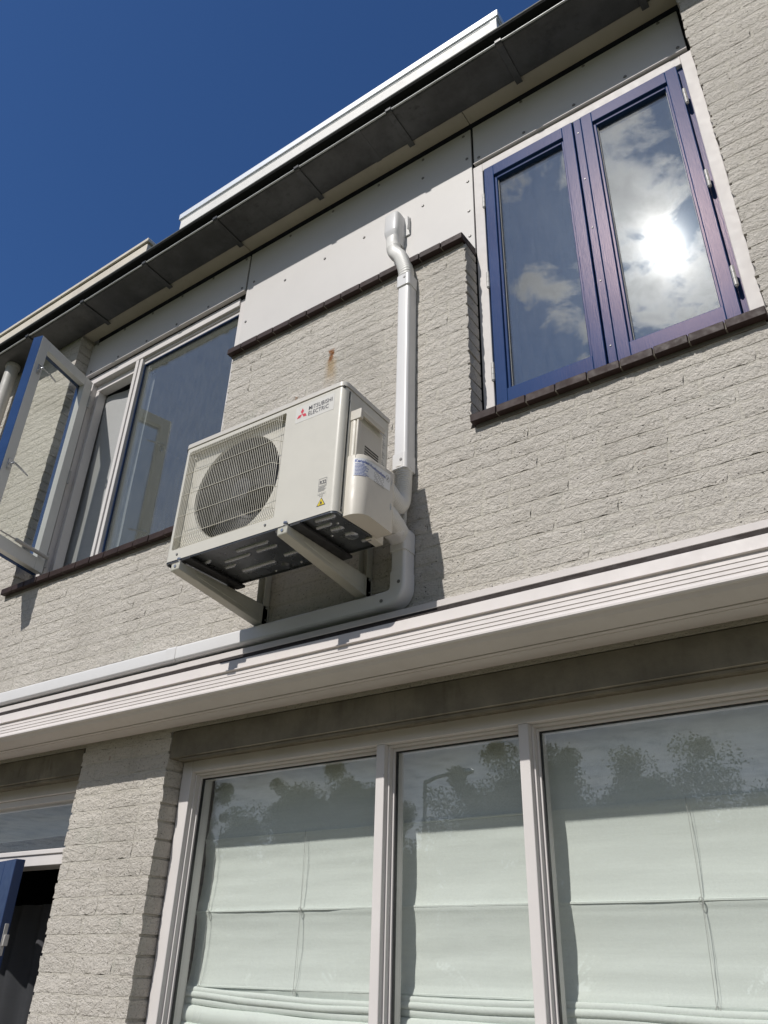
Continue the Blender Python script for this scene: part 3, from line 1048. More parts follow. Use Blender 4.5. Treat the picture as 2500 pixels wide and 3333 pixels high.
bm = bmesh.new()
for (u0, u1, z0, z1) in ((0, 0.11, 0.02, 1.997), (DL - 0.11, DL, 0.02, 1.997), (0.11, DL - 0.11, 1.88, 1.997), (0.11, DL - 0.11, 0.02, 0.35)):
    leaf_box(bm, u0, u1, -0.02, 0.022, z0, z1)
obj('door_leaf', bm, MT['blue_door'], door, 0.003, 2)
bm = bmesh.new()
leaf_box(bm, 0.10, DL - 0.10, -0.003, 0.003, 0.34, 1.89)
obj('door_pane', bm, MT['glass_left'], door)
bm = bmesh.new()
leaf_box(bm, DL, DL + 0.003, -0.012, 0.004, 1.64, 1.755)
leaf_box(bm, DL + 0.003, DL + 0.018, -0.018, 0.0, 1.675, 1.715)
obj('lock_plate', bm, MT['hinge'], door, 0.001)

# ------------------------------------------------------------------ awning cassette
aw = thing('awning_cassette', 'long white folded awning box fixed to the brick wall above the ground floor', 'awning', (-1.6, -0.02, 2.44))
AX0, AX1 = -6.4, 1.9
bm = bmesh.new()
prof = [(-0.012, 2.588), (-0.160, 2.598), (-0.174, 2.599), (-0.1785, 2.5965)]


def along(a, b, s, off=0.0):
    a, b = Vector(a), Vector(b)
    d = (b - a)
    n_ = Vector((d.y, -d.x)).normalized()
    p = a + d * s + n_ * off
    return (p.x, p.y)


fa, fb = (-0.1790, 2.5960), (-0.2000, 2.4905)
prof += [along(fa, fb, 0.405), along(fa, fb, 0.410, 0.010), along(fa, fb, 0.445, 0.010), along(fa, fb, 0.450)]
for s in (0.60, 0.755, 0.885):
    prof += [along(fa, fb, s), along(fa, fb, s + 0.008, 0.0024), along(fa, fb, s + 0.024, 0.0024), along(fa, fb, s + 0.032)]
# make sure the grooves cut inwards (towards the wall)
prof += [along(fa, fb, 0.965), (-0.2025, 2.4905), (-0.2060, 2.4860), (-0.2065, 2.4800), (-0.2030, 2.4760), (-0.196, 2.4745), (-0.185, 2.4640), (-0.165, 2.4570), (-0.122, 2.4515),
         (-0.1215, 2.4680), (-0.1155, 2.4680), (-0.115, 2.4505), (-0.100, 2.4490), (-0.0985, 2.4515), (-0.0965, 2.4515), (-0.0955, 2.4485), (-0.034, 2.4440), (-0.022, 2.4470), (-0.012, 2.458)]
extrude_x(bm, prof, AX0, AX1)
obj('cassette', bm, MT['awn'], aw, sharp=20)
boxes('joint_strip', [(-3.62, -3.6165, -0.2045, -0.19, 2.495, 2.545)], MT['shade_joint'], aw)
boxes('wall_rail', [(AX0, AX1, -0.048, -0.008, 2.679, 2.7035)], MT['awn'], aw, 0.0015)
boxes('gap_shade_strip', [(AX0, AX1, -0.046, -0.008, 2.655, 2.6785), (AX0, AX1, -0.018, -0.0085, 2.59, 2.655), (AX0, AX1, -0.172, -0.150, 2.597, 2.606)], MT['shade_joint'], aw)  # added dark strips that paint the shade in the gap under the rail

# ------------------------------------------------------------------ roman blinds
BY = 0.225


def blind(x0, x1, label, cords, tilt):
    t_ = thing('roman_blind', label, 'blind', ((x0 + x1) / 2, BY, 1.2), 'roman blinds behind the lower window')
    bm = bmesh.new()
    nx = 28
    zs = []
    z = 1.50
    while z <= 2.335:
        zs.append(z)
        z += 0.0115
    rows = []
    seams = (2.056, 1.803, 1.563)
    for z in zs:
        row = []
        for i in range(nx + 1):
            x = x0 + (x1 - x0) * i / nx
            y = BY
            # soft billow between the rods
            zz = min(seams, key=lambda s: abs(s - z))
            d = abs(z - zz)
            y += 0.010 * math.sin(min(d / 0.125, 1.0) * math.pi / 2)
            y += 0.0050 * noise.noise(Vector((x * 2.2 + x0, z * 9, 1.0))) + 0.0026 * noise.noise(Vector((x * 1.6, z * 26, 5.0))) + 0.0012 * noise.noise(Vector((x * 14, z * 40, 2.0)))
            if abs(z - zz) < 0.007:
                y -= 0.0045
            row.append(bm.verts.new((x, y, z)))
        rows.append(row)
    for a, b in zip(rows, rows[1:]):
        for i in range(nx):
            bm.faces.new((a[i], a[i + 1], b[i + 1], b[i]))
    obj('cloth', bm, MT['blind'], t_, sharp=80)
    for s in seams:
        bm = bmesh.new()
        rings = []
        for i in range(nx + 1):
            x = x0 + (x1 - x0) * i / nx
            zc = s + 0.002 * noise.noise(Vector((x * 3, s, 0)))
            rings.append([(x, BY - 0.003 + 0.0035 * math.sin(a_), zc + 0.0042 * math.cos(a_)) for a_ in (0.3, 1.5, 2.8, 4.1, 5.3)])
        loft(bm, [[Vector(p) for p in r_] for r_ in rings])
        obj('rod_pocket', bm, MT['blind'], t_)
    # gathered folds at the bottom
    for k, (dz_, rad, dy) in enumerate(((0.0, 0.010, -0.012), (-0.016, 0.010, -0.018), (-0.034, 0.013, -0.010), (-0.075, 0.030, -0.014), (-0.13, 0.034, -0.022))):
        bm = bmesh.new()
        rings = []
        for i in range(nx + 1):
            x = x0 + (x1 - x0) * i / nx
            sag = tilt * (x - x0) - 0.006 * math.sin((x - x0) / (x1 - x0) * math.pi)
            wob = 0.004 * noise.noise(Vector((x * 4, k * 3.3, 0)))
            zc = 1.553 + dz_ + sag + wob
            rings.append([Vector((x, BY + dy + rad * 0.8 * math.sin(a_), zc + rad * math.cos(a_))) for a_ in [j * math.pi / 5 for j in range(10)]])
        loft(bm, rings)
        obj('gathered_fold', bm, MT['blind'], t_)
    for cx in cords:
        bm = bmesh.new()
        tube(bm, spline([(cx, BY - 0.012, 2.06), (cx + 0.002, BY - 0.013, 1.81), (cx - 0.003, BY - 0.014, 1.56)], 12), 0.0008, 5)
        tube(bm, spline([(cx + 0.008, BY - 0.010, 2.04), (cx + 0.004, BY - 0.012, 1.81), (cx + 0.006, BY - 0.012, 1.56)], 12), 0.0004, 5)
        obj('cord', bm, MT['cord'], t_)
        for rz in (1.800, 1.555):
            bm = bmesh.new()
            pts = [(cx + 0.006 * math.cos(a_ * math.pi / 6), BY - 0.013, rz + 0.009 * math.sin(a_ * math.pi / 6)) for a_ in range(13)]
            tube(bm, pts, 0.0012, 5)
            obj('ring', bm, MT['cord'], t_)
    return t_


blind(-2.515, -1.668, 'white roman blind in the pane beside the brick pier', [-2.445, -1.998], -0.028)
blind(-1.658, -1.104, 'white roman blind in the narrow middle pane', [-1.60], -0.004)
blind(-1.094, 0.70, 'white roman blind in the widest pane', [-0.636, 0.2], -0.002)

# ------------------------------------------------------------------ curtains


def curtain(name, label, cat, x0, x1, y, z0, z1, mat, amp, freq, nx=60, nz=30, lean=None, seed=0):
    bm = bmesh.new()
    rows = []
    for j in range(nz + 1):
        v = j / nz
        row = []
        for i in range(nx + 1):
            u = i / nx
            x = x0 + (x1 - x0) * u
            if lean:
                x += lean(u, v)
            ph = freq * u * 2 * math.pi + 1.5 * noise.noise(Vector((u * 2, v * 2.2, seed)))
            yy = y + amp * math.sin(ph) * (1.1 - 0.5 * v) + 0.6 * amp * noise.noise(Vector((u * 5, v * 3, seed + 3)))
            row.append(bm.verts.new((x, yy, z0 + (z1 - z0) * v)))
        rows.append(row)
    for a, b in zip(rows, rows[1:]):
        for i in range(nx):
            bm.faces.new((a[i], a[i + 1], b[i + 1], b[i]))
    o = obj(name, bm, mat, None, sharp=80)
    tag(o, label, cat)
    return o


curtain('net_curtain', 'grey net curtain hanging in the open casement gap', 'curtain', -4.14, -3.50, 0.225, 3.46, 4.89, MT['net'], 0.016, 1.8,
        lean=lambda u, v: (1 - u) * 0.05 * math.sin(v * 4.2 + 0.6), seed=2)
curtain('transom_curtain', 'grey curtain with sagging folds behind the door transom glass', 'curtain', -4.19, -3.0, 0.225, 2.128, 2.36, MT['curtain'], 0.010, 1.1, seed=5, nz=24, lean=lambda u, v: 0.0)
curtain('dark_curtain', 'dark curtain inside the garden door gap', 'curtain', -4.1, -2.95, 0.36, 0.1, 1.86, MT['dark_curtain'], 0.03, 7, seed=9, nx=120)

# ------------------------------------------------------------------ air conditioner
AX, AY, AZ = -1.797, -0.335, 2.893
ac = thing('air_conditioner', 'ivory outdoor air conditioning unit on brackets with fan grille and red logo', 'air conditioner', (AX, AY, AZ), rot=(0, R(1.05), 0))
X0, X1, YF, YB, Z0a, Z1a = -2.195, -1.400, -0.470, -0.200, 2.893, 3.392
GX0_, GX1_, GZ0_, GZ1_ = -2.166, -1.664, 2.938, 3.376     # recess for the fan guard
FCX, FCZ, FR = -1.912, 3.158, 0.212


def rounded_plan(x0, x1, y0, y1, r, n=6):
    """closed plan outline with rounded front corners"""
    pts = [(x0, y1)]
    for i in range(n + 1):
        a = R(180 + 90 * i / n)
        pts.append((x0 + r + r * math.cos(a), y0 + r + r * math.sin(a)))
    for i in range(n + 1):
        a = R(270 + 90 * i / n)
        pts.append((x1 - r + r * math.cos(a), y0 + r + r * math.sin(a)))
    pts.append((x1, y1))
    return pts


# wrap-round cabinet (front left open for the recess)
bm = bmesh.new()
pl = rounded_plan(X0, X1, YF, YB, 0.022)
ring0 = [bm.verts.new((x, y, Z0a)) for x, y in pl]
ring1 = [bm.verts.new((x, y, Z1a)) for x, y in pl]
n = len(pl)
for i in range(n):
    j = (i + 1) % n
    if i == 7:            # the flat front between the two rounded corners
        continue
    bm.faces.new((ring0[i], ring0[j], ring1[j], ring1[i]))
bm.faces.new(ring1)
# front sheet around the guard recess
fx0, fx1 = pl[7][0], pl[8][0]


def quad(bm, *pts):
    return bm.faces.new([bm.verts.new(p) for p in pts])


rc = [(GX0_ + (GX1_ - GX0_) / 2 + a, GZ0_ + (GZ1_ - GZ0_) / 2 + b) for a, b in rrect(GX1_ - GX0_, GZ1_ - GZ0_, 0.008, 3)]
outer_pts = [(fx1, Z1a), (fx0, Z1a), (fx0, Z0a), (fx1, Z0a)]
inn = [bm.verts.new((x, YF, z)) for x, z in rc]
out = [bm.verts.new((x, YF, z)) for x, z in outer_pts]
q = len(inn) // 4
for c in range(4):
    grp = inn[c * q:(c + 1) * q]
    for a_, b_ in zip(grp, grp[1:]):
        bm.faces.new((out[c], a_, b_))
    bm.faces.new((out[c], grp[-1], inn[((c + 1) * q) % len(inn)], out[(c + 1) % 4]))
# recess walls and the recessed plate with the round fan mouth
RY = YF + 0.030
inn2 = [bm.verts.new((x, RY, z)) for x, z in rc]
for i in range(len(inn)):
    j = (i + 1) % len(inn)
    bm.faces.new((inn[i], inn[j], inn2[j], inn2[i]))
NF = 64
cir = []
for i in range(NF):
    a = 2 * math.pi * i / NF
    cir.append(bm.verts.new((FCX + FR * math.cos(a), RY + 0.002, FCZ + FR * math.sin(a))))
sq = []
for i in range(NF):
    a = 2 * math.pi * i / NF
    c_, s_ = math.cos(a), math.sin(a)
    tx = ((GX1_ - FCX) if c_ > 0 else (GX0_ - FCX)) / c_ if abs(c_) > 1e-6 else 1e9
    tz = ((GZ1_ - FCZ) if s_ > 0 else (GZ0_ - FCZ)) / s_ if abs(s_) > 1e-6 else 1e9
    t_ = min(tx, tz) * 1.0
    sq.append(bm.verts.new((FCX + c_ * t_, RY, FCZ + s_ * t_)))
for i in range(NF):
    j = (i + 1) % NF
    bm.faces.new((sq[i], sq[j], cir[j], cir[i]))
# mouth ring turning inwards
cir2 = [bm.verts.new((FCX + (FR - 0.004) * math.cos(2 * math.pi * i / NF), RY + 0.016, FCZ + (FR - 0.004) * math.sin(2 * math.pi * i / NF))) for i in range(NF)]
for i in range(NF):
    j = (i + 1) % NF
    bm.faces.new((cir[i], cir[j], cir2[j], cir2[i]))
bmesh.ops.remove_doubles(bm, verts=bm.verts, dist=0.0004)
# lower front return lip
body = obj('cabinet', bm, MT['ac'], ac, sharp=30)
# corner fillers of the recessed plate
bm = bmesh.new()
for (cx, cz) in ((GX0_, GZ0_), (GX1_, GZ0_), (GX0_, GZ1_), (GX1_, GZ1_)):
    sx = 1 if cx == GX0_ else -1
    sz = 1 if cz == GZ0_ else -1
    quad(bm, (cx, RY + 0.003, cz), (cx + sx * 0.06, RY + 0.003, cz), (cx + sx * 0.06, RY + 0.003, cz + sz * 0.06), (cx, RY + 0.003, cz + sz * 0.06))
obj('recess_corner', bm, MT['ac'], body)
# fan chamber, coil, blades
bm = bmesh.new()
loft(bm, [[(FCX + r_ * math.cos(2 * math.pi * i / NF), y_, FCZ + r_ * math.sin(2 * math.pi * i / NF)) for i in range(NF)] for r_, y_ in ((FR - 0.006, RY + 0.010), (FR - 0.008, RY + 0.10))], True, False)
disc_face(bm, [(FCX + FR * math.cos(2 * math.pi * i / NF), RY + 0.10, FCZ + FR * math.sin(2 * math.pi * i / NF)) for i in range(NF)])
obj('fan_chamber', bm, MT['fins'], ac)
bm = bmesh.new()
cyl(bm, (FCX, RY + 0.030, FCZ), (0, 1, 0), 0.048, 0.055, 0.05, 24)
cyl(bm, (FCX, RY + 0.026, FCZ), (0, 1, 0), 0.010, 0.012, 0.006, 12)
for k in range(3):
    rows = []
    for i in range(9):
        rr = 0.045 + (0.196 - 0.045) * i / 8
        row = []
        for j in range(7):
            a = R(120 * k + 20) + (j / 6 - 0.5) * R(88) * (0.75 + 0.25 * i / 8) + 0.25 * i / 8
            row.append(bm.verts.new((FCX + rr * math.cos(a), RY + 0.035 + 0.045 * (j / 6) + 0.01 * math.sin(j / 6 * math.pi), FCZ + rr * math.sin(a))))
        rows.append(row)
    for a_, b_ in zip(rows, rows[1:]):
        for j in range(6):
            bm.faces.new((a_[j], a_[j + 1], b_[j + 1], b_[j]))
obj('fan', bm, MT['black'], ac)
# lid
bm = bmesh.new()
lp = rounded_plan(X0 - 0.003, X1 + 0.003, YF - 0.003, YB + 0.003, 0.025)
rings = [[(x, y, 3.396) for x, y in lp], [(x, y, 3.414) for x, y in lp]]
lp2 = rounded_plan(X0 + 0.003, X1 - 0.003, YF + 0.004, YB - 0.003, 0.022)
rings += [[(x, y, 3.419) for x, y in lp2]]
loft(bm, rings)
obj('lid', bm, MT['ac_lid'], ac, sharp=50)
boxes('lid_gap', [(X0 + 0.004, X1 - 0.004, YF + 0.003, YB - 0.004, 3.388, 3.398)], MT['dark'], ac)
# base pan with pressed ribs
bm = bmesh.new()
lp3 = rounded_plan(X0 + 0.002, X1 - 0.002, YF + 0.002, YB - 0.001, 0.02)
rings = [[(x, y, 2.900) for x, y in lp3], [(x, y, 2.8875) for x, y in lp3]]
lp4 = rounded_plan(X0 + 0.006, X1 - 0.006, YF + 0.006, YB - 0.005, 0.018)
rings += [[(x, y, 2.8875) for x, y in lp4], [(x, y, 2.8935) for x, y in lp4]]
loft(bm, rings)
base = obj('base_pan', bm, MT['galv'], ac, sharp=30)


def rib(cx, cy, w_, d_, h=0.008, rot=0.0, r=None):
    bm = bmesh.new()
    r = r or min(w_, d_) * 0.45
    rings = []
    for k, (g_, z_) in enumerate(((0.0, 2.8936), (0.004, 2.8936 - h * 0.8), (0.008, 2.8936 - h))):
        rr = rrect(max(w_ - 2 * g_, 0.004), max(d_ - 2 * g_, 0.004), max(r - g_, 0.0015), 4)
        cr, sr = math.cos(rot), math.sin(rot)
        rings.append([(cx + a * cr - b * sr, cy + a * sr + b * cr, z_) for a, b in rr])
    loft(bm, rings)
    obj('rib', bm, MT['rib'], base, sharp=60)


for (cx, cy, w_, d_) in ((-1.81, -0.410, 0.155, 0.022), (-1.775, -0.372, 0.10, 0.022), (-1.92, -0.368, 0.13, 0.020), (-1.90, -0.275, 0.17, 0.032), (-1.71, -0.297, 0.10, 0.026),
                         (-2.07, -0.40, 0.10, 0.02), (-1.99, -0.33, 0.06, 0.02), (-1.465, -0.437, 0.085, 0.026), (-1.50, -0.40, 0.07, 0.02), (-1.46, -0.30, 0.05, 0.05), (-1.475, -0.36, 0.055, 0.03), (-1.43, -0.25, 0.05, 0.018), (-1.62, -0.44, 0.10, 0.05)):
    rib(cx, cy, w_, d_)
bm = bmesh.new()
cyl(bm, (-1.806, -0.233, 2.8935), (0, 0, -1), 0.022, 0.016, 0.008, 20)
obj('drain_boss', bm, MT['galv'], base)
bm = bmesh.new()
cyl(bm, (-1.806, -0.233, 2.886), (0, 0, -1), 0.0125, 0.0125, 0.0004, 20)
obj('drain_hole', bm, MT['dark'], base)
bm = bmesh.new()
for (x, y) in ((-1.74, -0.225), (-1.66, -0.23), (-1.87, -0.215), (-1.52, -0.33), (-1.45, -0.39)):
    cyl(bm, (x, y, 2.8935), (0, 0, -1), 0.006, 0.004, 0.003, 10)
obj('pan_screw', bm, MT['steel'], base)
for fx in (-2.072, -1.560):
    foot = boxes('mounting_foot', [(fx - 0.022, fx + 0.022, -0.475, -0.185, 2.8765, 2.8875)], MT['rubber'], ac, 0.002)
# fan guard
guard = part_empty('fan_guard', ac, (FCX, YF, FCZ))
WR = 0.00092
GY = YF - 0.007
bm = bmesh.new()
pth = [(0, RY - 0.002, GZ1_ - 0.005), (0, GY + 0.006, GZ1_ - 0.003), (0, GY, GZ1_ - 0.009)] + [(0, GY, 2.99)] + [(0, GY + 0.001, 2.984), (0, GY + 0.006, 2.972), (0, RY - 0.001, GZ0_ + 0.010)]
tube(bm, pth, WR, 5)
wire = obj('wire', bm, MT['guard'], None, sharp=80)
me_w = wire.data
bpy.data.objects.remove(wire)
go_ = origin_of(guard)
NW = 53
for i in range(NW):
    x = GX0_ + 0.006 + (GX1_ - GX0_ - 0.018) * i / (NW - 1)
    o = bpy.data.objects.new('wire', me_w)
    COL.objects.link(o)
    o.parent = guard
    o.location = Vector((x, 0, 0)) - go_
for z in (3.352, 3.262, 3.166, 3.072, 2.984):
    bm = bmesh.new()
    y_ = GY - 0.0026
    tube(bm, [(GX0_ + 0.004, RY - 0.002, z), (GX0_ + 0.006, y_ + 0.004, z), (GX0_ + 0.011, y_, z), (GX1_ - 0.040, y_, z), (GX1_ - 0.032, y_ + 0.003, z), (GX1_ - 0.006, RY - 0.004, z)], WR * 1.12, 6)
    obj('wire', bm, MT['guard'], guard, sharp=80)
for z in (2.958, 2.949):
    bm = bmesh.new()
    tube(bm, [(GX0_ + 0.004, RY - 0.006, z), (GX1_ - 0.010, RY - 0.006, z)], WR, 5)
    obj('wire', bm, MT['guard'], guard, sharp=80)
for (x, z) in ((GX0_ + 0.012, GZ0_ + 0.012), (GX1_ - 0.012, GZ0_ + 0.022), (GX0_ + 0.012, GZ1_ - 0.018), (GX1_ - 0.014, GZ1_ - 0.03)):
    bm = bmesh.new()
    cyl(bm, (x, RY + 0.003, z), (0, -1, 0), 0.008, 0.006, 0.014, 12)
    obj('guard_clip', bm, MT['ac'], guard)
bm = bmesh.new()
for (x, z) in ((-2.13, 2.915), (-1.70, 2.918)):
    cyl(bm, (x, YF, z), (0, -1, 0), 0.0055, 0.004, 0.003, 10)
for (y, z) in ((-0.452, 3.345), (-0.452, 2.912)):
    cyl(bm, (X1 - 0.001, y + 0.012, z), (1, -0.3, 0), 0.005, 0.004, 0.003, 10)
obj('cabinet_screw', bm, MT['screw'], body)

# logo: sticker, three diamonds, lettering
YS = YF - 0.0006
bm = bmesh.new()
box(bm, -1.617, -1.443, YS, YF + 0.001, 3.306, 3.377)
logo = obj('logo_sticker', bm, MT['sticker'], ac)
LG = Vector((-1.587, 0, 3.338))
bm = bmesh.new()
s_ = 0.0265
for k in range(3):
    a0 = R(90 + 120 * k)
    d1 = Vector((math.cos(a0 - R(30)), math.sin(a0 - R(30)))) * s_ / math.sqrt(3) * 1.0
    d2 = Vector((math.cos(a0 + R(30)), math.sin(a0 + R(30)))) * s_ / math.sqrt(3) * 1.0
    tip = d1 + d2
    pts = [Vector((0, 0)), d1, tip, d2]
    disc_face(bm, [(LG.x + p.x, YS - 0.0005, LG.z + p.y) for p in pts])
obj('logo_mark', bm, MT['red'], logo)
TXT_F = lambda ox, oz, sx=1.0, y=YS - 0.0006: (lambda x, yy: Vector((ox + x, y, oz + yy)))
bm = text_mesh("MITSUBISHI", 0.0255, TXT_F(-1.5585, 3.3445), sx=0.80, spacing=1.06, offset=0.0002)
obj('logo_text', bm, MT['ink'], logo)
bm = text_mesh("ELECTRIC", 0.0255, TXT_F(-1.5585, 3.3205), sx=0.80, spacing=1.06, offset=0.0002)
obj('logo_text', bm, MT['ink'], logo)

# small printed notices on the front
bm = bmesh.new()
for (x0_, x1_, z0_, z1_) in ((-1.4775, -1.4435, 3.0275, 3.029), (-1.4775, -1.4435, 2.9995, 3.001), (-1.4775, -1.476, 3.001, 3.0275), (-1.445, -1.4435, 3.001, 3.0275)):
    disc_face(bm, [(x0_, YF - 0.0005, z0_), (x1_, YF - 0.0005, z0_), (x1_, YF - 0.0005, z1_), (x0_, YF - 0.0005, z1_)])
for k in range(6):
    z_ = 2.9955 - k * 0.0032
    disc_face(bm, [(-1.4775, YF - 0.0005, z_), (-1.4435 - 0.004 * (k % 3), YF - 0.0005, z_), (-1.4435 - 0.004 * (k % 3), YF - 0.0005, z_ + 0.0013), (-1.4775, YF - 0.0005, z_ + 0.0013)])
for (x_, z_) in ((-1.4765, 2.9660), (-1.4600, 2.9670), (-1.4690, 2.9585)):
    for (a_, b_) in ((0.0, 0.0012), (0.0068, 0.0080), (0.0125, 0.0137)):
        disc_face(bm, [(x_ + a_, YF - 0.0005, z_), (x_ + b_, YF - 0.0005, z_), (x_ + b_, YF - 0.0005, z_ + 0.008), (x_ + a_, YF - 0.0005, z_ + 0.008)])
    disc_face(bm, [(x_, YF - 0.0006, z_), (x_ + 0.0137, YF - 0.0006, z_), (x_ + 0.0137, YF - 0.0006, z_ + 0.001), (x_, YF - 0.0006, z_ + 0.001)])
obj('refrigerant_notice', bm, MT['ink_soft'], ac)
bm = text_mesh("R32", 0.0205, TXT_F(-1.4735, 3.0065, y=YF - 0.0006), sx=0.82, offset=0.0004)
obj('refrigerant_text', bm, MT['ink'], ac)
bm = bmesh.new()
disc_face(bm, [(-1.4785, YF - 0.0005, 2.9235), (-1.4415, YF - 0.0005, 2.9235), (-1.460, YF - 0.0005, 2.9555)])
wt = obj('warning_triangle', bm, MT['ink'], ac)
bm = bmesh.new()
disc_face(bm, [(-1.4745, YF - 0.0009, 2.9258), (-1.4455, YF - 0.0009, 2.9258), (-1.460, YF - 0.0009, 2.9512)])
obj('warning_field', bm, MT['yellow'], wt)
bm = bmesh.new()
disc_face(bm, [(x, YF - 0.0013, z) for x, z in ((-1.4632, 2.9305), (-1.4568, 2.9305), (-1.4555, 2.9345), (-1.4580, 2.9385), (-1.4592, 2.9430), (-1.4622, 2.9395), (-1.4645, 2.9345))])
disc_face(bm, [(x, YF - 0.0013, z) for x, z in ((-1.467, 2.9278), (-1.453, 2.9278), (-1.453, 2.9288), (-1.467, 2.9288))])
obj('warning_flame', bm, MT['ink'], wt)

# side panel seam, valve cover
SX = X1
boxes('side_seam', [(SX - 0.002, SX + 0.0006, -0.4425, -0.4375, 2.90, 3.385)], MT['dark'], ac)
boxes('side_flange', [(SX - 0.001, SX + 0.003, -0.436, -0.418, 2.90, 3.385)], MT['ac'], ac, 0.001)
# upper, flatter part of the cover with a hand grip
bm = bmesh.new()
CXU = -1.372
plan = [(SX, -0.426), (SX + 0.016, -0.428), (CXU - 0.004, -0.426), (CXU, -0.420), (CXU, -0.275), (CXU - 0.006, -0.262), (SX, -0.258)]
loft(bm, [[(x, y, 3.10) for x, y in plan], [(x, y, 3.285) for x, y in plan], [(SX + (x - SX) * 0.85, y + 0.002, 3.290) for x, y in plan]])
cov = obj('valve_cover', bm, MT['ac_cover'], ac, 0.002, 2, sharp=40)
boxes('grip', [(CXU - 0.002, CXU + 0.020, -0.428, -0.285, 3.291, 3.302), (CXU + 0.015, CXU + 0.020, -0.428, -0.285, 3.277, 3.291), (SX, CXU + 0.020, -0.430, -0.415, 3.262, 3.303)], MT['ac_cover'], cov, 0.003, 2)
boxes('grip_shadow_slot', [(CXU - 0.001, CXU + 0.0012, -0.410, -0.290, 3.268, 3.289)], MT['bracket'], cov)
boxes('cover_frame', [(CXU, CXU + 0.009, -0.428, -0.408, 3.10, 3.262)], MT['ac_cover'], cov, 0.003, 2)
for k in range(6):
    z_ = 3.128 + k * 0.0105
    boxes('vent_slot', [(CXU - 0.001, CXU + 0.0008, -0.372, -0.292, z_, z_ + 0.0052)], MT['dark'], cov)
# lower bulged box
CXL = -1.337
CR = 0.042


def cov_prof(s):
    """arc-length along the plan of the bulge, from the side panel over the rounded front edge to the back"""
    y_start = -0.430
    run1 = (CXL - CR) - SX
    if s < run1:
        return (SX + s, y_start), (0, -1)
    s -= run1
    arc = CR * math.pi / 2
    if s < arc:
        a = s / CR
        return (CXL - CR + CR * math.sin(a), y_start + CR - CR * math.cos(a)), (math.sin(a), -math.cos(a))
    s -= arc
    return (CXL, y_start + CR + s), (1, 0)


S_END = (CXL - CR - SX) + CR * math.pi / 2 + 0.150
plan = []
for i in range(25):
    (x, y), _ = cov_prof(S_END * i / 24)
    plan.append((x, y))
plan += [(CXL - 0.004, plan[-1][1] + 0.004), (SX, plan[-1][1] + 0.004)]
zb = 2.886


def zlow(y):
    return 2.882 + max(0.0, min(1.0, (y + 0.43) / 0.06)) * 0.012 - 0.02 * max(0, (y + 0.33))


rings = [[(x, y, zlow(y) + 0.004) for x, y in plan], [(x, y, zlow(y) + 0.007) for x, y in plan], [(x, y, 3.112 + 0.018 * (y + 0.43) / 0.2) for x, y in plan],
         [(SX + (x - SX) * 0.93, y + 0.003, 3.118 + 0.018 * (y + 0.43) / 0.2) for x, y in plan]]
bm = bmesh.new()
loft(bm, rings)
obj('cover_bulge', bm, MT['ac_cover'], cov, sharp=45)


def on_cover(s0, z0, off):
    def f(x, y):
        (px_, py_), (nx_, ny_) = cov_prof(s0 + x)
        return Vector((px_ + nx_ * off, py_ + ny_ * off, z0 + y))
    return f


S0 = 0.030
bm = bmesh.new()
mp = on_cover(S0, 0, 0.0006)
cols = []
for i in range(25):
    s = 0.182 * i / 24
    zt = 3.098 + 0.0175 * (s / 0.2)
    cols.append([bm.verts.new(mp(s, zt - 0.066 - 0.0 * s)), bm.verts.new(mp(s, zt))])
for a_, b_ in zip(cols, cols[1:]):
    bm.faces.new((a_[0], b_[0], b_[1], a_[1]))
stk = obj('name_plate_sticker', bm, MT['sticker_w'], cov, sharp=80)
bm = text_mesh("Kenplaat Koelinstallatie", 0.0160, on_cover(S0 + 0.004, 3.0835, 0.0011), sx=0.98, offset=0.0003)
for v in bm.verts:
    pass
obj('plate_heading', bm, MT['ink_blue'], stk)
bm = bmesh.new()
mp = on_cover(S0, 0, 0.0010)
for k in range(9):
    z_ = 3.0755 - k * 0.0054
    segs = [(0.006, 0.040 + 0.018 * ((k * 37) % 5) / 4)]
    for (a_, b_) in segs:
        m_ = 8
        for i in range(m_):
            u0, u1 = a_ + (b_ - a_) * i / m_, a_ + (b_ - a_) * (i + 0.85) / m_
            disc_face(bm, [mp(u0, z_), mp(u1, z_), mp(u1, z_ + 0.0024), mp(u0, z_ + 0.0024)])
obj('plate_lines', bm, MT['ink_blue'], stk)
bm = bmesh.new()
for k in range(8):
    z_ = 3.0790 - k * 0.0058
    for i in range(10):
        u0 = 0.088 + 0.0058 * i
        if (i * 7 + k * 3) % 5 == 0:
            continue
        disc_face(bm, [mp(u0, z_), mp(u0 + 0.0046, z_), mp(u0 + 0.0046, z_ + 0.0018), mp(u0, z_ + 0.0018)])
for i in range(24):
    a0, a1 = 2 * math.pi * i / 24, 2 * math.pi * (i + 1) / 24
    c_ = (0.166, 3.090)
    disc_face(bm, [mp(c_[0] + r_ * math.cos(a), c_[1] + r_ * 1.15 * math.sin(a)) for r_, a in ((0.0105, a0), (0.0115, a0), (0.0115, a1), (0.0105, a1))])
disc_face(bm, [mp(0.158, 3.0985), mp(0.1595, 3.0985), mp(0.1745, 3.0815), mp(0.173, 3.0815)])
disc_face(bm, [mp(0.162, 3.083), mp(0.166, 3.083), mp(0.166, 3.089), mp(0.162, 3.089)])
disc_face(bm, [mp(0.168, 3.091), mp(0.172, 3.091), mp(0.170, 3.098), mp(0.167, 3.096)])
obj('plate_print', bm, MT['ink_soft'], stk)
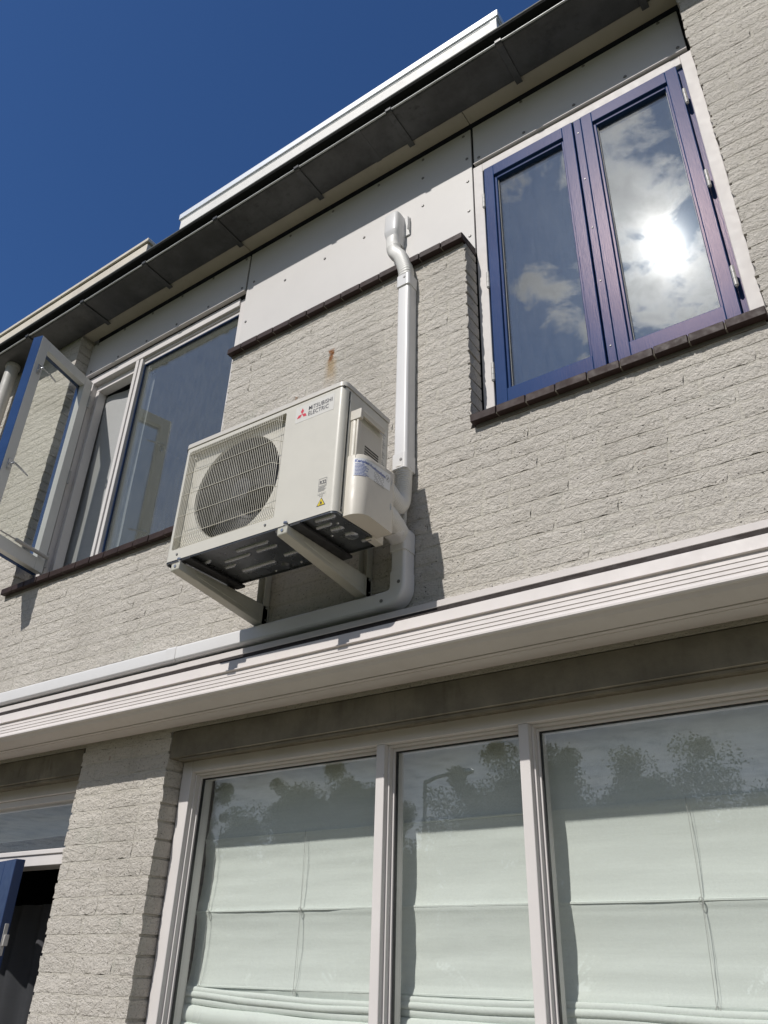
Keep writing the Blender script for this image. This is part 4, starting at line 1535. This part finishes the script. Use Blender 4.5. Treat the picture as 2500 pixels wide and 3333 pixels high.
# rating label behind the cover
bm = bmesh.new()
disc_face(bm, [(SX + 0.0008, y, z) for y, z in ((-0.255, 3.13), (-0.208, 3.13), (-0.208, 3.345), (-0.255, 3.345))])
rl = obj('rating_label', bm, MT['sticker'], ac)
bm = bmesh.new()
for k in range(26):
    z_ = 3.325 - k * 0.0072
    if k in (3, 9, 10, 15):
        continue
    disc_face(bm, [(SX + 0.0014, y, z) for y, z in ((-0.251, z_), (-0.216 - 0.012 * ((k * 5) % 3) / 2, z_), (-0.216 - 0.012 * ((k * 5) % 3) / 2, z_ + 0.0026), (-0.251, z_ + 0.0026))])
obj('rating_print', bm, MT['ink_soft'], rl)
boxes('side_leg', [(SX - 0.03, SX + 0.001, -0.262, -0.200, 2.886, 2.94)], MT['ac_cover'], ac, 0.001)

# ------------------------------------------------------------------ wall brackets


def bracket(cx, label):
    t_ = thing('wall_bracket', label, 'bracket', (cx, -0.02, 2.82), 'brackets under the outdoor unit')
    w_ = 0.021
    # arm: tapered channel, open side hidden; right web, lower return, front cap
    bm = bmesh.new()
    th = 0.0025
    pf = [(-0.486, 2.872), (-0.486, 2.846), (-0.012, 2.790), (-0.012, 2.872)]
    # right web
    loft(bm, [[(cx + w_, y, z) for y, z in pf], [(cx + w_ - th, y, z) for y, z in pf]])
    # bottom plate
    low = [(-0.486, 2.846), (-0.486, 2.8485), (-0.012, 2.7925), (-0.012, 2.790)]
    loft(bm, [[(cx - w_, y, z) for y, z in low], [(cx + w_ - th - 0.0002, y, z) for y, z in low]])
    # left web
    loft(bm, [[(cx - w_, y, z) for y, z in pf], [(cx - w_ + th, y, z) for y, z in pf]])
    # front cap
    box(bm, cx - w_ + th, cx + w_ - th, -0.486, -0.4835, 2.849, 2.872)
    # top flange, front part with slot
    box(bm, cx - w_, cx + w_, -0.486, -0.012, 2.8722, 2.8745)
    obj('arm', bm, MT['bracket'], t_, 0.0008)
    bm = bmesh.new()
    loft(bm, [[(cx + w_ + 0.0006, y, z) for y, z in ((-0.40, 2.864), (-0.40, 2.8495), (-0.05, 2.812), (-0.05, 2.864))],
              [(cx + w_ + 0.0022, y, z) for y, z in ((-0.395, 2.862), (-0.395, 2.852), (-0.055, 2.815), (-0.055, 2.862))]])
    obj('pressed_rib', bm, MT['bracket'], t_, 0.0006)
    # upright on the wall
    bm = bmesh.new()
    zt, zb_ = 3.36, 2.785
    box(bm, cx - w_, cx + w_, -0.0085, -0.006, zb_, zt)
    box(bm, cx + w_ - th, cx + w_, -0.040, -0.0087, zb_, zt)
    box(bm, cx - w_, cx - w_ + th, -0.040, -0.0087, zb_, zt)
    obj('upright', bm, MT['bracket'], t_, 0.0006)
    bm = bmesh.new()
    cyl(bm, (cx + w_ + 0.001, -0.024, 2.862), (1, 0, 0), 0.007, 0.006, 0.006, 6)
    cyl(bm, (cx + w_ + 0.001, -0.024, 2.812), (1, 0, 0), 0.0045, 0.004, 0.003, 8)
    cyl(bm, (cx, -0.473, 2.8745), (0, 0, 1), 0.004, 0.004, 0.026, 8)
    cyl(bm, (cx, -0.473, 2.892), (0, 0, 1), 0.008, 0.008, 0.006, 6)
    cyl(bm, (cx, -0.4885, 2.861), (0, 1, 0), 0.006, 0.006, 0.003, 6)
    obj('bolt', bm, MT['steel'], t_)
    bm = bmesh.new()
    cyl(bm, (cx, -0.462, 2.8746), (0, 0, 1), 0.018, 0.016, 0.012, 16)
    cyl(bm, (cx, -0.205, 2.8746), (0, 0, 1), 0.018, 0.016, 0.012, 16)
    obj('rubber_damper', bm, MT['rubber'], t_)
    return t_


bracket(-2.108, 'grey steel wall bracket under the fan end of the outdoor unit')
bracket(-1.603, 'grey steel wall bracket under the valve cover end of the outdoor unit')

# ------------------------------------------------------------------ trunking (pipe covers)
DC = -1.430             # centre line of the vertical run
DW, DD = 0.061, 0.060


def dprof(w_, d_, r=0.013):
    """trunking section: back flat to the wall, faceted rounded front (x, y) with y to the wall = 0"""
    b = 0.012
    pts = [(-w_ / 2, 0), (-w_ / 2, -d_ + r + b)]
    for i in range(1, 5):
        a = R(180 + 90 * i / 5)
        pts.append((-w_ / 2 + r + r * math.cos(a), -d_ + r + r * math.sin(a)))
    for i in range(0, 5):
        a = R(270 + 90 * i / 5)
        pts.append((w_ / 2 - r + r * math.cos(a), -d_ + r + r * math.sin(a)))
    pts += [(w_ / 2, -d_ + r + b), (w_ / 2, 0)]
    return pts


def vduct(bm, z0, z1, w_=DW, d_=DD, cx=DC, yb=-0.006):
    pr = dprof(w_, d_)
    loft(bm, [[(cx + x, yb + y, z0) for x, y in pr], [(cx + x, yb + y, z1) for x, y in pr]])


def hduct(bm, x0, x1, h_=0.064, d_=DD, zc=2.7480, yb=-0.006):
    pr = dprof(h_, d_)
    loft(bm, [[(x0, yb + y, zc + x) for x, y in pr], [(x1, yb + y, zc + x) for x, y in pr]])


def flex(bm, pts, r0, n, pitch=0.0072, flat0=0.0, flat1=0.0, prof_fn=None):
    """corrugated hose"""
    path = spline(pts, 200)
    L = [0]
    for a, b in zip(path, path[1:]):
        L.append(L[-1] + (b - a).length)
    tot = L[-1]
    m = int(tot / pitch * 6)
    P, S = [], []
    k = 0
    for i in range(m + 1):
        s = tot * i / m
        while k < len(L) - 2 and L[k + 1] < s:
            k += 1
        f = (s - L[k]) / max(L[k + 1] - L[k], 1e-9)
        P.append(path[k].lerp(path[k + 1], f))
        corr = 0.5 + 0.5 * math.cos(2 * math.pi * s / pitch)
        if s < flat0 or s > tot - flat1:
            corr = 0.8
        S.append(1.0 - 0.11 * (1 - corr ** 0.7))
    sweep(bm, P, prof_fn or circle(r0, n), scales=S, up=(0, -1, 0.02))


up_ = thing('trunking', 'white plastic pipe trunking rising from the outdoor unit to the pale panel', 'trunking', (DC, -0.03, 3.3))
bm = bmesh.new()
vduct(bm, 3.33, 4.268)
obj('duct', bm, MT['pvc'], up_, sharp=25)
bm = bmesh.new()
vduct(bm, 4.238, 4.305, DW + 0.008, DD + 0.006)
obj('coupling', bm, MT['pvc'], up_, 0.0015, sharp=30)
bm = bmesh.new()
vduct(bm, 3.272, 3.345, DW + 0.008, DD + 0.006)
obj('coupling', bm, MT['pvc'], up_, 0.0015, sharp=30)
for (z_,) in ((4.283,), (3.312,)):
    bm = bmesh.new()
    cyl(bm, (DC + 0.010, -0.0715, z_), (0, -1, 0), 0.0065, 0.0065, 0.0016, 12)
    cyl(bm, (DC + 0.010, -0.0730, z_), (0, -1, 0), 0.0042, 0.0042, 0.0012, 12)
    obj('coupling_screw', bm, MT['screw'], up_)
# upper flexible bend and wall cap
CAPX = -1.571
ell = [(0.034 * math.copysign(abs(math.cos(a)) ** 0.7, math.cos(a)), 0.031 * math.copysign(abs(math.sin(a)) ** 0.7, math.sin(a))) for a in [2 * math.pi * i / 24 for i in range(24)]]
bm = bmesh.new()
flex(bm, [(DC, -0.040, 4.285), (DC - 0.006, -0.038, 4.36), (DC - 0.050, -0.012, 4.49), (CAPX + 0.028, 0.030, 4.60), (CAPX + 0.004, 0.046, 4.67), (CAPX, 0.050, 4.73)], 0.04, 24, 0.0150, 0.015, 0.085, ell)
obj('flexible_hose', bm, MT['pvc_flex'], up_, sharp=60)
bm = bmesh.new()
yb = 0.094
rings = []
for (z_, w_, d_) in ((4.690, 0.071, 0.068), (4.735, 0.072, 0.069), (4.740, 0.074, 0.071), (4.766, 0.082, 0.077), (4.772, 0.083, 0.078), (4.885, 0.081, 0.076), (4.893, 0.079, 0.073), (4.903, 0.072, 0.063), (4.908, 0.06, 0.05)):
    pr = dprof(w_, d_, 0.019)
    rings.append([(CAPX + x, yb + y, z_) for x, y in pr])
loft(bm, rings)
obj('wall_cap', bm, MT['pvc'], up_, sharp=28)
bm = bmesh.new()
box(bm, CAPX + 0.036, CAPX + 0.070, 0.087, 0.0945, 4.765, 4.89)
box(bm, CAPX + 0.065, CAPX + 0.070, 0.068, 0.087, 4.79, 4.88)
obj('cap_flange', bm, MT['pvc'], up_, 0.002, 2)
# lower bend into the unit
bm = bmesh.new()
flex(bm, [(-1.366, -0.262, 3.078), (-1.380, -0.20, 3.072), (-1.402, -0.120, 3.080), (-1.421, -0.064, 3.130), (DC, -0.042, 3.21), (DC, -0.038, 3.29)], 0.0365, 24, 0.0120, 0.0, 0.0)
obj('flexible_hose', bm, MT['pvc_flex'], up_, sharp=60)

lo = thing('trunking', 'white plastic pipe trunking that drops from the unit and runs along above the awning box', 'trunking', (DC, -0.03, 2.7))
bm = bmesh.new()
flex(bm, [(-1.368, -0.262, 2.982), (-1.384, -0.19, 2.985), (-1.405, -0.120, 2.988), (-1.415, -0.085, 2.988)], 0.0375, 24, 0.0120)
obj('flexible_hose', bm, MT['pvc_flex'], lo, sharp=60)
# corner box: collar along y, then down
bm = bmesh.new()
sq_ = rrect(0.080, 0.080, 0.026, 4)
rings = [[(DC + 0.016 + a, y_, 2.988 + b) for a, b in sq_] for y_ in (-0.140, -0.108)]
rings += [[(DC + a * 0.88, y_, 2.986 + b * 0.95) for a, b in sq_] for y_ in (-0.070, -0.006)]
loft(bm, rings)
vduct(bm, 2.925, 2.985, DW + 0.008, DD + 0.006)
obj('corner_box', bm, MT['pvc'], lo, 0.0015, sharp=40)
bm = bmesh.new()
vduct(bm, 2.83, 2.93)
obj('duct', bm, MT['pvc'], lo, sharp=25)
# elbow: vertical to horizontal, swept trunking section
bm = bmesh.new()
ER = 0.052
pr = dprof(DW + 0.006, DD + 0.004)
rings = []
zc = 2.7480
ex, ez = DC - DW / 2 - 0.030, zc + 0.058 / 2 + 0.030
rings.append([(DC + x, -0.006 + y, 2.845) for x, y in pr])
for i in range(9):
    a = R(90 * i / 8)
    # from pointing down to pointing left; a=0 at the right side of the bend
    rad_c = (DC - ex) if True else 0
    cxx = ex + (DC - ex) * max(math.cos(a), 0) ** 0.72
    czz = ez - (ez - zc) * max(math.sin(a), 0) ** 0.72
    k = 1.0 - 0.06 * math.sin(a) ** 2
    rings.append([(cxx + x * math.cos(a) * 1.0, -0.006 + y, czz - x * k * math.sin(a)) for x, y in pr])
rings.append([(-1.520, -0.006 + y, zc - x * 0.94) for x, y in pr])
loft(bm, rings)
obj('elbow', bm, MT['pvc'], lo, sharp=40)
bm = bmesh.new()
hduct(bm, -6.2, -1.515)
obj('duct', bm, MT['pvc'], lo, sharp=25)
for (a_, b_) in ((-2.595, -2.535), (-4.62, -4.56)):
    bm = bmesh.new()
    hduct(bm, a_, b_, 0.0665, DD + 0.0025)
    obj('coupling', bm, MT['pvc'], lo, 0.0012, sharp=30)
bm = bmesh.new()
for (p_, ax_) in (((DC + 0.012, -0.0725, 2.962), (0, -1, 0)), ((DC + 0.010, -0.0705, 2.80), (0, -1, 0)), ((-1.492, -0.0705, 2.742), (0, -1, 0))):
    cyl(bm, p_, ax_, 0.0065, 0.0065, 0.0016, 12)
obj('coupling_screw', bm, MT['screw'], lo)
dr = thing('drain_hose', 'thin ribbed white hose on the wall between the two hose bends', 'hose', (-1.425, -0.03, 2.99))
bm = bmesh.new()
flex(bm, [(-1.436, -0.024, 3.02), (-1.434, -0.024, 3.08), (-1.428, -0.024, 3.16), (-1.424, -0.028, 3.22)], 0.0115, 12, 0.006)
obj('hose', bm, MT['pvc_flex'], dr, sharp=60)

# ------------------------------------------------------------------ trees and lamp across the garden, seen mirrored in the panes


def tree(name, label, x, y, h, w_, seed, mat, sparse=1.0, low=0.10):
    rnd = random.Random(seed)
    t_ = thing(name, label, 'tree', (x, y, 0), 'trees across the garden mirrored in the lower panes')
    bm = bmesh.new()
    top = h * 0.75
    trunk = spline([(x, y, 0), (x + rnd.uniform(-.1, .1), y, h * 0.3), (x + rnd.uniform(-.25, .25), y + rnd.uniform(-.2, .2), top)], 8)
    tube(bm, trunk, [0.02 * h * (1 - 0.8 * i / 8) for i in range(9)], 7)
    tips = []
    for k in range(66):
        u = rnd.uniform(low, 0.95)
        p0 = trunk[min(8, int(u * 8))]
        a = rnd.uniform(0, 2 * math.pi)
        l = w_ * rnd.uniform(0.45, 1.0) * (1.15 - 0.55 * u)
        p1 = p0 + Vector((math.cos(a) * l * 0.5, math.sin(a) * l * 0.5, l * rnd.uniform(0.3, 0.6)))
        p2 = p0 + Vector((math.cos(a) * l, math.sin(a) * l, l * rnd.uniform(0.5, 1.25)))
        if p2.z > h:
            p2.z = h * rnd.uniform(0.93, 1.0)
        tube(bm, [p0, p1, p2], [0.006 * h, 0.004 * h, 0.0012 * h], 5)
        tips += [p1.lerp(p2, q_) for q_ in (0.2, 0.6, 1.0)]
    tips += [trunk[-1] + Vector((rnd.uniform(-.3, .3), rnd.uniform(-.3, .3), h * rnd.uniform(0.02, 0.22))) for _ in range(6)]
    obj('trunk', bm, MT['bark'], t_)
    rg = np.random.default_rng(seed)
    nl = int(60000 * sparse)
    T = np.array([tuple(q) for q in tips])
    # most leaves sit in tight sprays round the twigs, a few drift between them
    ci = rg.integers(0, len(T), nl)
    dv = rg.normal(0, 1, (nl, 3))
    dv /= np.linalg.norm(dv, axis=1)[:, None]
    rc = rg.uniform(0.09, 0.22, len(T))[ci] * w_ * np.where(rg.random(nl) < 0.07, 1.25, 1.0)
    P = T[ci] + dv * (rg.random(nl) ** 0.40 * rc)[:, None] * np.array([1, 1, 0.8])
    P = P[(P[:, 2] < h * 1.02) & (P[:, 2] > 0.3)]
    m_ = len(P)
    d1 = rg.normal(0, 1, (m_, 3))
    d1 /= np.linalg.norm(d1, axis=1)[:, None]
    d2 = np.cross(d1, rg.normal(0, 1, (m_, 3)))
    d2 /= np.linalg.norm(d2, axis=1)[:, None]
    sz = rg.uniform(0.028, 0.055, (m_, 1))
    P = P - np.array(tuple(origin_of(t_)))
    V = np.stack([P - d1 * sz, P + d2 * sz * 0.55, P + d1 * sz, P - d2 * sz * 0.55], 1).reshape(-1, 3)
    Fc = np.arange(m_ * 4).reshape(-1, 4).tolist()
    V = V.tolist()
    me = bpy.data.meshes.new('crown')
    me.from_pydata(V, [], Fc)
    me.materials.append(mat)
    co = bpy.data.objects.new('crown', me)
    COL.objects.link(co)
    co.parent = t_
    return t_


tree('leafy_tree', 'broad leafy tree mirrored in the widest pane, its round crown the tallest there', -5.2, -18.5, 7.0, 3.3, 1, MT['leaf'], 1.5)
tree('leafy_tree', 'small leafy tree mirrored beside a sky gap at the end of the widest pane', -3.0, -18.5, 5.9, 1.2, 2, MT['leaf'], 0.8)
tree('leafy_tree', 'leafy tree with feathery top mirrored in the widest pane next to its mullion', -8.6, -18.0, 7.4, 3.2, 3, MT['leaf_grey'], 1.5)
tree('leafy_tree', 'low leafy tree mirrored between the taller crowns of the widest pane', -6.9, -18.5, 6.9, 3.4, 4, MT['leaf_grey'], 1.4)
tree('leafy_tree', 'loose open tree mirrored in the narrow middle pane beside the lamp post', -10.3, -17.5, 7.8, 2.6, 5, MT['leaf_grey'], 1.2)
tree('leafy_tree', 'low bushy tree mirrored at the foot of the lamp post', -13.9, -18.0, 6.0, 1.6, 6, MT['leaf'], 1.0)
tree('leafy_tree', 'dense dark tree mirrored in the pane beside the pier, filling its mullion side', -15.9, -18.5, 8.6, 3.4, 7, MT['leaf'], 2.2)
tree('leafy_tree', 'slim tree mirrored in the pane beside the pier between two sky gaps', -18.8, -18.2, 7.5, 2.0, 8, MT['leaf'], 1.1)
tree('leafy_tree', 'leafy tree mirrored in the pane corner nearest the brick pier', -21.4, -18.5, 8.0, 2.2, 9, MT['leaf'], 1.2)

la = thing('street_lamp', 'street lamp with curved arm mirrored in the narrow middle pane', 'street lamp', (-12.80, -18.0, 0))
bm = bmesh.new()
tube(bm, spline([(-12.80, -18.0, 0), (-12.80, -18.0, 3.0), (-12.80, -18.0, 6.2), (-12.62, -18.0, 6.58), (-12.0, -18.0, 6.72), (-11.75, -18.0, 6.74)], 40), 0.055, 10)
obj('pole', bm, MT['lamp'], la)
bm = bmesh.new()
rings = []
for (x, w_, h_) in ((-11.80, 0.06, 0.05), (-11.70, 0.10, 0.07), (-11.45, 0.14, 0.09), (-11.22, 0.10, 0.06), (-11.15, 0.03, 0.02)):
    rings.append([(x, -18.0 + a, 6.74 + b) for a, b in rrect(w_ * 2, h_ * 2, min(w_, h_) * 0.8, 3)])
loft(bm, rings)
obj('lamp_head', bm, MT['steel'], la)

bpy.context.view_layer.update()
